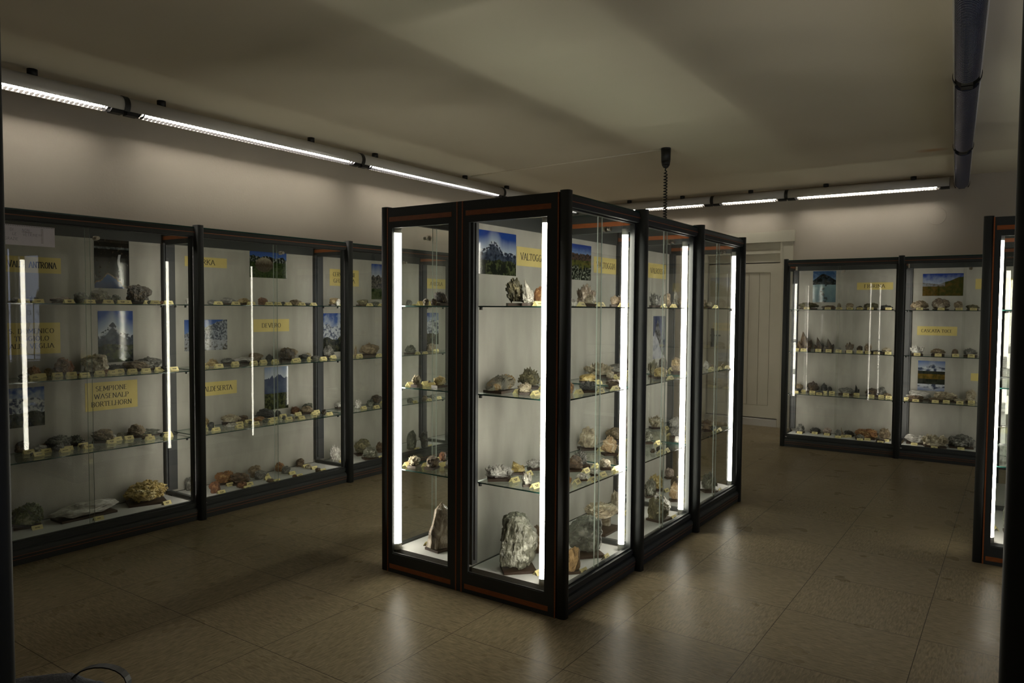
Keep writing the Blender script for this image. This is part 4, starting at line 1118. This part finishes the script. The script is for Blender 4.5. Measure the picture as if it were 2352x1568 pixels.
# ================================================================ signs, photographs and the note
def A_(cx, cy, r, a0, a1, n=8, ry=None):
    ry = r if ry is None else ry
    return [(cx + r * math.cos(math.radians(a0 + (a1 - a0) * i / n)), cy + ry * math.sin(math.radians(a0 + (a1 - a0) * i / n))) for i in range(n + 1)]
_C = A_(.40, .5, .38, 50, 310, 12, .5)
_P = [(.08, 1), (.36, 1)] + A_(.36, .74, .26, 80, -80, 7) + [(.08, .48)]
GL = {'A': (.84, [[(0, 0), (.42, 1), (.84, 0)], [(.14, .36), (.70, .36)]]), 'B': (.72, [[(.08, 0), (.08, 1)], _P, [(.36, .48)] + A_(.38, .24, .28, 80, -80, 7) + [(.08, 0)]]),
 'C': (.76, [_C]), 'D': (.82, [[(.08, 0), (.08, 1)], [(.08, 1), (.3, 1)] + A_(.32, .5, .44, 85, -85, 10, .5) + [(.08, 0)]]),
 'E': (.64, [[(.08, 0), (.08, 1)], [(.08, 1), (.60, 1)], [(.08, .52), (.48, .52)], [(.08, 0), (.62, 0)]]), 'F': (.60, [[(.08, 0), (.08, 1)], [(.08, 1), (.60, 1)], [(.08, .52), (.46, .52)]]),
 'G': (.84, [_C, [(.50, .42), (.78, .42)], [(.68, .42), (.68, .08)]]), 'H': (.84, [[(.08, 0), (.08, 1)], [(.76, 0), (.76, 1)], [(.08, .5), (.76, .5)]]),
 'I': (.28, [[(.14, 0), (.14, 1)]]), 'K': (.78, [[(.08, 0), (.08, 1)], [(.70, 1), (.10, .45)], [(.28, .6), (.76, 0)]]), 'L': (.62, [[(.08, 0), (.08, 1)], [(.08, 0), (.60, 0), (.60, .15)]]),
 'M': (1.0, [[(.08, 0), (.12, 1), (.5, .2), (.88, 1), (.92, 0)]]), 'N': (.84, [[(.08, 0), (.08, 1), (.74, 0), (.74, 1)]]), 'O': (.88, [A_(.44, .5, .38, 0, 360, 20, .5)]),
 'P': (.66, [[(.08, 0), (.08, 1)], _P]), 'R': (.78, [[(.08, 0), (.08, 1)], _P, [(.34, .48), (.76, 0)]]),
 'S': (.62, [A_(.31, .75, .23, 40, 250, 8, .25) + A_(.31, .26, .25, 70, -140, 8, .26)]), 'T': (.72, [[(.36, 0), (.36, 1)], [(.02, .86), (.02, 1), (.70, 1), (.70, .86)]]),
 'V': (.82, [[(0, 1), (.42, 0), (.82, 1.08)]]), 'W': (1.12, [[(0, 1), (.28, 0), (.56, .9), (.84, 0), (1.12, 1.08)]]), 'Z': (.66, [[(.06, 1), (.60, 1), (.06, 0), (.62, 0)]]),
 '.': (.24, [[(.1, 0), (.1, .12)]]), '!': (.2, [[(.1, .3), (.1, 1)], [(.1, 0), (.1, .1)]]), ' ': (.42, [])}
def lettering(lines, hh, width, gap=1.65, thin=False, left=False, slant=0.0):
    """flat letters centred on the origin in the x-z plane, facing -y"""
    b = B(); total = (len(lines) - 1) * hh * gap
    for li, ln in enumerate(lines):
        adv = [GL[c][0] + (.16 if not thin else .22) for c in ln]; wtot = sum(adv) * hh
        k = min(1.0, width / wtot) if width else .86; x = -wtot * k / 2 if not left else -width / 2; zb = total / 2 - li * hh * gap - hh / 2
        for c, a in zip(ln, adv):
            for st in GL[c][1]:
                for i, (p, q) in enumerate(zip(st, st[1:])):
                    P_, Q_ = Vector((x + (p[0] + slant * p[1]) * hh * k, 0, zb + p[1] * hh)), Vector((x + (q[0] + slant * q[1]) * hh * k, 0, zb + q[1] * hh))
                    d = (Q_ - P_)
                    if d.length < 1e-6: continue
                    u = d.normalized(); wv = hh * ((.05 + .10 * abs(u.z)) if not thin else .065) * .5
                    nn = Vector((-u.z, 0, u.x)) * wv; e = u * wv * .35
                    f_ = b.bm.faces.new([b.bm.verts.new(v) for v in (P_ - nn - e, Q_ - nn + e, Q_ + nn + e, P_ + nn - e)])
                if not thin:
                    for pt, other in ((st[0], st[1]), (st[-1], st[-2])):
                        if abs(pt[1] - other[1]) > .3 and st[0] != st[-1]:
                            cx, cz = x + pt[0] * hh * k, zb + pt[1] * hh; s_ = hh * .13; th = hh * .03
                            zz = cz + (th if pt[1] < .5 else -th)
                            b.bm.faces.new([b.bm.verts.new(v) for v in ((cx - s_, 0, zz - th), (cx + s_, 0, zz - th), (cx + s_, 0, zz + th), (cx - s_, 0, zz + th))])
            x += a * hh * k
    for f_ in b.bm.faces:
        f_.normal_update()
        if f_.normal.y > 0: f_.normal_flip()
    return b
def sheet(name, row, bay, u0, u1, z0, z1, mat, label, cat, group=None, y=None, mesh=None):
    D = ROW[row, bay][3]; y = (D - .0402) if y is None else y
    L0 = {'LW': LWD, 'CR': CRD, 'BR': BRD}[row][bay]
    p, r = place(row, bay, (u0 + u1) / 2 - L0, y, (z0 + z1) / 2)
    w2, h2 = abs(u1 - u0) / 2, (z1 - z0) / 2
    me = mesh if mesh else B().box(-w2, w2, -.0012, 0, -h2, h2).mesh(name, mat)
    o = link(name, me, None, p, (0, 0, r)); tag(o, label, cat, group)
    return o, w2, h2
SIGNS = [('LW', 0, 1.912, 2.261, 1.660, 1.758, ['VALLE ANTRONA'], .037), ('LW', 0, 1.900, 2.249, 1.160, 1.353, ['S. DOMENICO', 'TEGGIOLO', 'ALPE VEGLIA'], .028), ('LW', 0, 2.394, 2.740, .768, .955, ['SEMPIONE', 'WASENALP', 'BORTELHORN'], .031),
 ('LW', 1, 3.104, 3.450, 1.753, 1.826, ['  RKA'], .037), ('LW', 1, 3.684, 4.031, 1.261, 1.362, ['DEVERO'], .034), ('LW', 1, 3.178, 3.527, .791, .893, ['VALDESERTA'], .036),
 ('LW', 2, 4.472, 4.819, 1.652, 1.799, ['CERVANDONE', 'GH. ROSSA'], .034), ('LW', 3, 5.742, 6.090, 1.661, 1.763, ['ARBOLA'], .036),
 ('CR', 0, 3.416, 3.765, 1.700, 1.806, ['VALTOGGIA'], .038), ('CR', 1, 4.317, 4.665, 1.700, 1.806, ['VALTOGGIA'], .038), ('CR', 2, 5.180, 5.525, 1.700, 1.812, ['VALROSSA'], .038),
 ('BR', 0, -1.446, -1.100, 1.686, 1.762, ['FIORINA'], .036), ('BR', 1, -.867, -.515, 1.219, 1.310, ['CASCATA TOCE'], .030), ('BR', 1, -.373, -.02, 1.683, 1.785, None, 0), ('BR', 1, -.386, -.03, .778, .853, None, 0)]
for row, bay, u0, u1, z0, z1, tx, hh in SIGNS:
    where = {'LW': 'side wall row', 'CR': 'middle island', 'BR': 'far wall row'}[row]
    lab = ('yellow paper sign reading %s, case %s of the %s' % (' '.join(tx).strip(), ('one', 'two', 'three', 'four')[bay], where)) if tx else \
        '%s blank yellow paper sign beside the right island, far wall case' % ('upper' if z0 > 1.5 else 'lower')
    if tx and tx[0] == '  RKA': lab = 'yellow paper sign ending in RKA behind the post of the side wall row'
    o, w2, h2 = sheet('paper_sign', row, bay, u0, u1, z0, z1, m_sign, lab, 'sign', 'yellow place signs on the panels')
    if tx: lettering(tx, hh, w2 * 2 * .78).build('lettering', m_ink, o, (.014 if (row, bay) == ('LW', 0) and u0 < 2 else 0, -.0018, 0))
# handwritten note on the first side wall case
o, w2, h2 = sheet('handwritten_note', 'LW', 0, 1.70, 2.057, 1.796, 1.908, m_paper, 'pale lilac handwritten note taped to the glass of the nearest side wall case', 'note', y=.0352)
for tx, lx_, lz_ in (('DI', -.052, .029), ('NON', .008, .029), ('LE', -.040, .005), ('VETRINE!!!!', .012, .005), ('GRAZIE', -.078, -.022)):
    lettering([tx], .0145, .0, 1.75, True, True, .1).build('handwriting', m_pen, o, (lx_ - .0, -.0018, lz_))
b = B()
for i in range(40): b.box(-w2 + .004 + i * .0088, -w2 + .008 + i * .0088, -.0022, -.0012, h2 - .006, h2 - .003)
b.box(.008, .060, -.0020, -.0014, .0175, .0190)
for i in range(12): b.box(.105, .118, -.0020, -.0014, .040 - i * .007, .0415 - i * .007)
b.build('perforation', m_ink, o)

# printed photographs: each print's picture is coloured face by face
def fbm(x, y, o=4, s=0):
    return noise.fractal(Vector((x, y, s)), 1.0, 2.0, o)
def mixc(a, b_, t): t = max(0, min(1, t)); return tuple(a[i] + (b_[i] - a[i]) * t for i in range(3))
def picture(kind, u, v, s, asp):
    x = u * asp
    sky = mixc((.16, .28, .60), (.02, .07, .34), (v - .4) * 1.6)
    snow, rock, green, dark = (.62, .66, .74), (.06, .065, .08), (.05, .075, .02), (.010, .014, .012)
    n1 = fbm(x * 3.2, s, 5, s); tex = fbm(x * 7, v * 7, 5, s + 3); tx2 = fbm(x * 16, v * 16, 4, s + 7)
    if kind == 'peak':
        n2 = fbm(x * 5, s, 5, s)
        r = .58 + .20 * math.exp(-((u - .42) / .16) ** 2) + .05 * n2 - .10 * max(0, u - .42); mid_ = .34 + .05 * n1
        if v > r: return mixc((.46, .54, .66), (.02, .07, .34), (v - r) * 3.2)
        if v > r - .10 and tx2 + .5 * tex > .06: return mixc(snow, (.16, .20, .30), (r - v) * 7)
        if v > mid_: return mixc((.018, .028, .055), (.07, .09, .13), .4 + tex + tx2)
        return mixc((.008, .012, .01), (.07, .085, .035), .25 + tex + tx2)
    if kind == 'snow':
        r = .74 + .12 * n1 + .06 * math.sin(u * 3.0 + s); mid_ = .36 + .08 * n1
        if v > r: return mixc((.40, .47, .64), sky, (v - r) * 4 + tex)
        if v > mid_: return mixc(snow, (.07, .09, .17), .30 + tex * .9 + tx2 * 1.3)
        return mixc(dark, (.07, .07, .04), .3 + tex + tx2)
    if kind == 'slope':
        if v > .55 + .5 * u + .08 * n1: return sky
        if v > .42 - .1 * u: return mixc((.34, .37, .44), (.05, .06, .09), .55 + 1.3 * tx2)
        return mixc((.42, .44, .50), (.08, .07, .06), .1 + 1.6 * max(0, tx2) + .3 * tex)
    if kind == 'cliffs':
        r = .62 + .16 * abs(fbm(x * 5, s, 4, s))
        if v > r: return mixc((.50, .54, .62), sky, (v - r) * 3)
        if v > .3: return mixc((.05, .05, .045), (.20, .18, .16), .4 + 1.5 * tx2)
        return mixc((.02, .045, .01), (.10, .12, .05), .5 + tex)
    if kind == 'valley':
        r = .72 + .12 * abs(fbm(x * 6, s, 4, s))
        if v > r: return mixc((.60, .64, .74), (.20, .30, .55), (v - r) * 3)
        if v > .38: return mixc((.05, .07, .15), (.09, .12, .20), .5 + tex)
        return mixc((.012, .02, .006), (.10, .11, .03), .25 + tx2)
    if kind == 'meadow':
        r = .74 + .07 * fbm(x * 6, s, 4, s)
        if v > r: return mixc((.20, .30, .55), (.02, .06, .32), (v - r) * 5)
        if v > .55: return mixc((.12, .07, .05), (.03, .03, .03), .5 + tx2)
        if v > .36 + .1 * tex: return mixc((.14, .13, .03), (.04, .055, .012), .5 + tex)
        return mixc((.01, .015, .008), (.30, .32, .26), max(0, tx2) * 2)
    if kind == 'waterfall':
        if v < .29 - .6 * abs(u - .38) + .16 * n1: return mixc((.02, .05, .16), (.05, .12, .30), v * 3)
        if v < .32 - .6 * abs(u - .38) + .16 * n1: return mixc((.16, .11, .06), (.40, .38, .36), .3 + tx2 * 2)
        if u > .62 and v < .66 and abs(u - .74 - .05 * math.sin(v * 9)) < .035 + .12 * max(0, .22 - v): return (.55, .56, .58)
        if abs(v - .78) < .02: return mixc((.05, .06, .06), (.25, .27, .28), tx2 + .4)
        return mixc((.004, .005, .004), (.045, .032, .02), .15 + tx2)
    if kind == 'sheep':
        bx, bz = (u - .38) / .24, (v - .46) / .26
        if bx * bx + bz * bz < 1 + .1 * tx2: return mixc((.07, .055, .035), (.42, .36, .27), max(0, bz) * 1.0 + .2 * tx2)
        if ((u - .56) / .07) ** 2 + ((v - .62) / .10) ** 2 < 1: return (.03, .022, .016)
        if v > .78 + .1 * n1 - .12 * abs(u - .2): return sky
        if v > .55: return mixc((.02, .03, .02), (.35, .36, .36), (tx2 - .15) * 3)
        return mixc((.012, .03, .006), (.05, .08, .018), .5 + tx2)
    if kind == 'lake':
        if v > .80 + .10 * math.sin(u * 5 - 1) + .06 * n1: return mixc((.20, .30, .45), (.05, .12, .26), (v - .7) * 3 + tex)
        if v > .57 + .02 * n1: return mixc(dark, (.03, .045, .06), tx2 * 2 + .3)
        if abs(u - .48 - .09 * math.sin(v * 14)) < .04 + .08 * (.57 - v) and math.sin(v * 60) + 2 * tx2 > -.2: return (.02, .04, .05)
        return mixc((.18, .30, .34), (.09, .17, .22), (.57 - v) * 1.6 + .3 * tex)
    if kind == 'autumn':
        r = .50 + .42 * max(0, u - .35) * 1.3 + .04 * n1
        if v > max(r, .60 - .2 * u): return mixc((.40, .46, .58), (.02, .06, .32), (v - .55) * 2.4 + .3 * tex)
        if v > .42 and u < .55: return mixc((.30, .32, .36), (.12, .08, .03), .4 + tex)
        return mixc((.14, .085, .02), (.045, .06, .012), .5 + tex + .6 * (u - .5))
    if kind == 'mirror':
        vv = v if v > .42 else .42 + (.42 - v) * 1.2
        if .40 < v < .56: return mixc((.20, .12, .025), (.08, .07, .015), .5 + tex)
        r = .78 + .1 * math.exp(-((u - .55) / .15) ** 2) + .05 * n1
        if vv > r: return mixc((.45, .50, .62), (.06, .14, .42), (vv - r) * 4)
        if vv > .66: return mixc(snow, (.06, .08, .14), .4 + 1.8 * tex)
        return mixc((.02, .025, .02), (.05, .055, .04), .5 + tex)
    if kind == 'spire':
        r = .95 - 1.5 * abs(u - .35)
        if v > max(r, .45 * (1 - u) + .1): return (.025, .04, .13)
        if v < .72 - .75 * u + .1 * n1: return mixc((.62, .62, .68), (.30, .30, .38), .3 + tex)
        return mixc((.05, .045, .04), (.22, .22, .25), .4 + tx2)
    return (.1, .1, .1)
m_print, tt, pp = newmat('glossy_photo_print')
at = N(tt, 'ShaderNodeVertexColor'); at.layer_name = 'print'
tt.links.new(at.outputs['Color'], pp.inputs['Base Color']); pp.inputs['Roughness'].default_value = .07
pp.inputs['Specular IOR Level'].default_value = .55
def print_mesh(kind, wd, ht, seed):
    nx = 132 if wd > ht else 96; nz = int(nx * ht / wd)
    vs_ = []; fs = []; cols = []; asp = wd / ht
    for j in range(nz + 1):
        for i in range(nx + 1): vs_.append((-wd / 2 + wd * i / nx, -.0012 - .0006 * math.sin(PI * i / nx), -ht / 2 + ht * j / nz))
    for j in range(nz):
        for i in range(nx):
            a = j * (nx + 1) + i; fs.append((a, a + 1, a + nx + 2, a + nx + 1)); cols.append(picture(kind, (i + .5) / nx, (j + .5) / nz, seed, asp))
    k = len(vs_)
    w2, h2 = wd / 2, ht / 2
    vs_ += [(-w2, 0, -h2), (w2, 0, -h2), (w2, 0, h2), (-w2, 0, h2)]; fs.append((k + 3, k + 2, k + 1, k)); cols.append((.5, .5, .5))
    c0, c1, c2, c3 = 0, nx, (nx + 1) * (nz + 1) - 1, (nx + 1) * nz
    me = bpy.data.meshes.new('photo_print'); me.from_pydata(vs_, [], fs)
    ca = me.color_attributes.new('print', 'FLOAT_COLOR', 'CORNER'); flat = []
    for f_, c in zip(me.polygons, cols):
        c = [max(0, q) * .72 for q in c]
        for _ in f_.loop_indices: flat += [*c, 1]
    ca.data.foreach_set('color', flat); me.materials.append(m_print)
    for f_ in me.polygons: f_.use_smooth = True
    return me
PHOTOS = [('LW', 0, 2.466, 2.697, 1.577, 1.920, 'waterfall', 'dark photograph of a waterfall, above the peak print in the nearest side wall case'), ('LW', 0, 2.482, 2.716, 1.083, 1.427, 'peak', 'photograph of a snowy ridge over dark rocks, in the nearest side wall case'),
 ('LW', 0, 1.915, 2.149, .715, .957, 'snow', 'square photograph of a snow slope, low at the edge of the nearest side wall case'), ('LW', 1, 3.654, 4.008, 1.694, 1.918, 'sheep', 'photograph of a sheep on a green alp, second side wall case'),
 ('LW', 1, 3.094, 3.447, 1.133, 1.362, 'slope', 'photograph of a rocky snow slope beside the first post of the side wall row'), ('LW', 1, 3.783, 4.017, .624, .972, 'valley', 'upright photograph of a misty valley below the sign reading DEVERO'),
 ('LW', 2, 4.362, 4.70, 1.067, 1.409, 'snow', 'photograph of white peaks under blue sky next to the second post, side wall row'), ('LW', 2, 4.98, 5.22, 1.539, 1.870, 'cliffs', 'upright photograph of dark cliffs at the edge of the middle island'),
 ('LW', 3, 5.716, 5.950, 1.084, 1.412, 'snow', 'photograph of a glacier seen through the end of the middle island'), ('CR', 0, 3.048, 3.409, 1.640, 1.868, 'peak', 'photograph of a pointed peak at dusk, nearest end of the middle island'),
 ('CR', 1, 3.990, 4.279, 1.645, 1.868, 'meadow', 'photograph of brown ridges over a green meadow, second island case'), ('CR', 2, 5.284, 5.524, 1.080, 1.410, 'spire', 'upright photograph of a rock spire over snow, third island case'),
 ('BR', 0, -1.893, -1.656, 1.553, 1.894, 'lake', 'upright photograph of a frozen lake, far wall case next to the door'), ('BR', 1, -.830, -.475, 1.619, 1.843, 'autumn', 'photograph of an autumn hillside under blue sky, second far wall case'),
 ('BR', 1, -.849, -.608, .654, .958, 'mirror', 'upright photograph of snowy peaks mirrored in a lake, second far wall case')]
for k, (row, bay, u0, u1, z0, z1, kind, lab) in enumerate(PHOTOS):
    sheet('photo_print', row, bay, u0, u1, z0, z1, None, lab, 'photograph', 'landscape photographs on the panels', mesh=print_mesh(kind, u1 - u0, z1 - z0, k * 3.7 + 1))

# ================================================================ bag on the floor near the viewer
t = thing('shoulder_bag', 'grey-blue fabric bag with a black strap on the floor, bottom edge', 'bag', (-2.36, 1.02, 0), .5)
bm = bmesh.new(); bmesh.ops.create_icosphere(bm, subdivisions=4, radius=1)
for v in bm.verts:
    c = v.co; sx = math.copysign(abs(c.x) ** .7, c.x); sy = math.copysign(abs(c.y) ** .8, c.y); sz = math.copysign(abs(c.z) ** .7, c.z)
    v.co = Vector((sx * .21, sy * .11 * (1 - .25 * max(0, sz)), .172 + sz * .172)) + Vector((0, 1, 0)) * noise.noise(c * 4) * .012 + Vector((0, 0, 1)) * noise.noise(c * 3) * .016 * (sz > -.5)
for f_ in bm.faces: f_.smooth = True
me = bpy.data.meshes.new('bag_body'); bm.to_mesh(me); bm.free(); me.materials.append(mottled('grey_blue_fabric', (.055, .058, .07), (.08, .083, .10), 30, .9, bump=.3, bscale=120))
link('bag_body', me, t)
b = B()
pts = [(.07, .0, .335)] + [(.15 + .09 * math.cos(a), .0 + .02 * math.sin(a), .335 + .045 * math.sin(a)) for a in [PI - i * PI / 12 for i in range(13)]] + [(.25, .0, .28)]
pr = []
for i, p in enumerate(pts):
    d = Vector(pts[min(i + 1, len(pts) - 1)]) - Vector(pts[max(i - 1, 0)]); nrm = Vector((-d.z, 0, d.x)).normalized() * .002
    w_ = Vector((0, .012, 0)); P_ = Vector(p); pr.append([b.bm.verts.new(q) for q in (P_ - w_ - nrm, P_ + w_ - nrm, P_ + w_ + nrm, P_ - w_ + nrm)])
for a_, c_ in zip(pr, pr[1:]):
    for i in range(4): b.bm.faces.new((a_[i], a_[(i + 1) % 4], c_[(i + 1) % 4], c_[i]))
b.build('strap', m_black, t)
B().box(-.13, .13, -.115, -.1, .08, .2).build('front_pocket', me.materials[0], t)
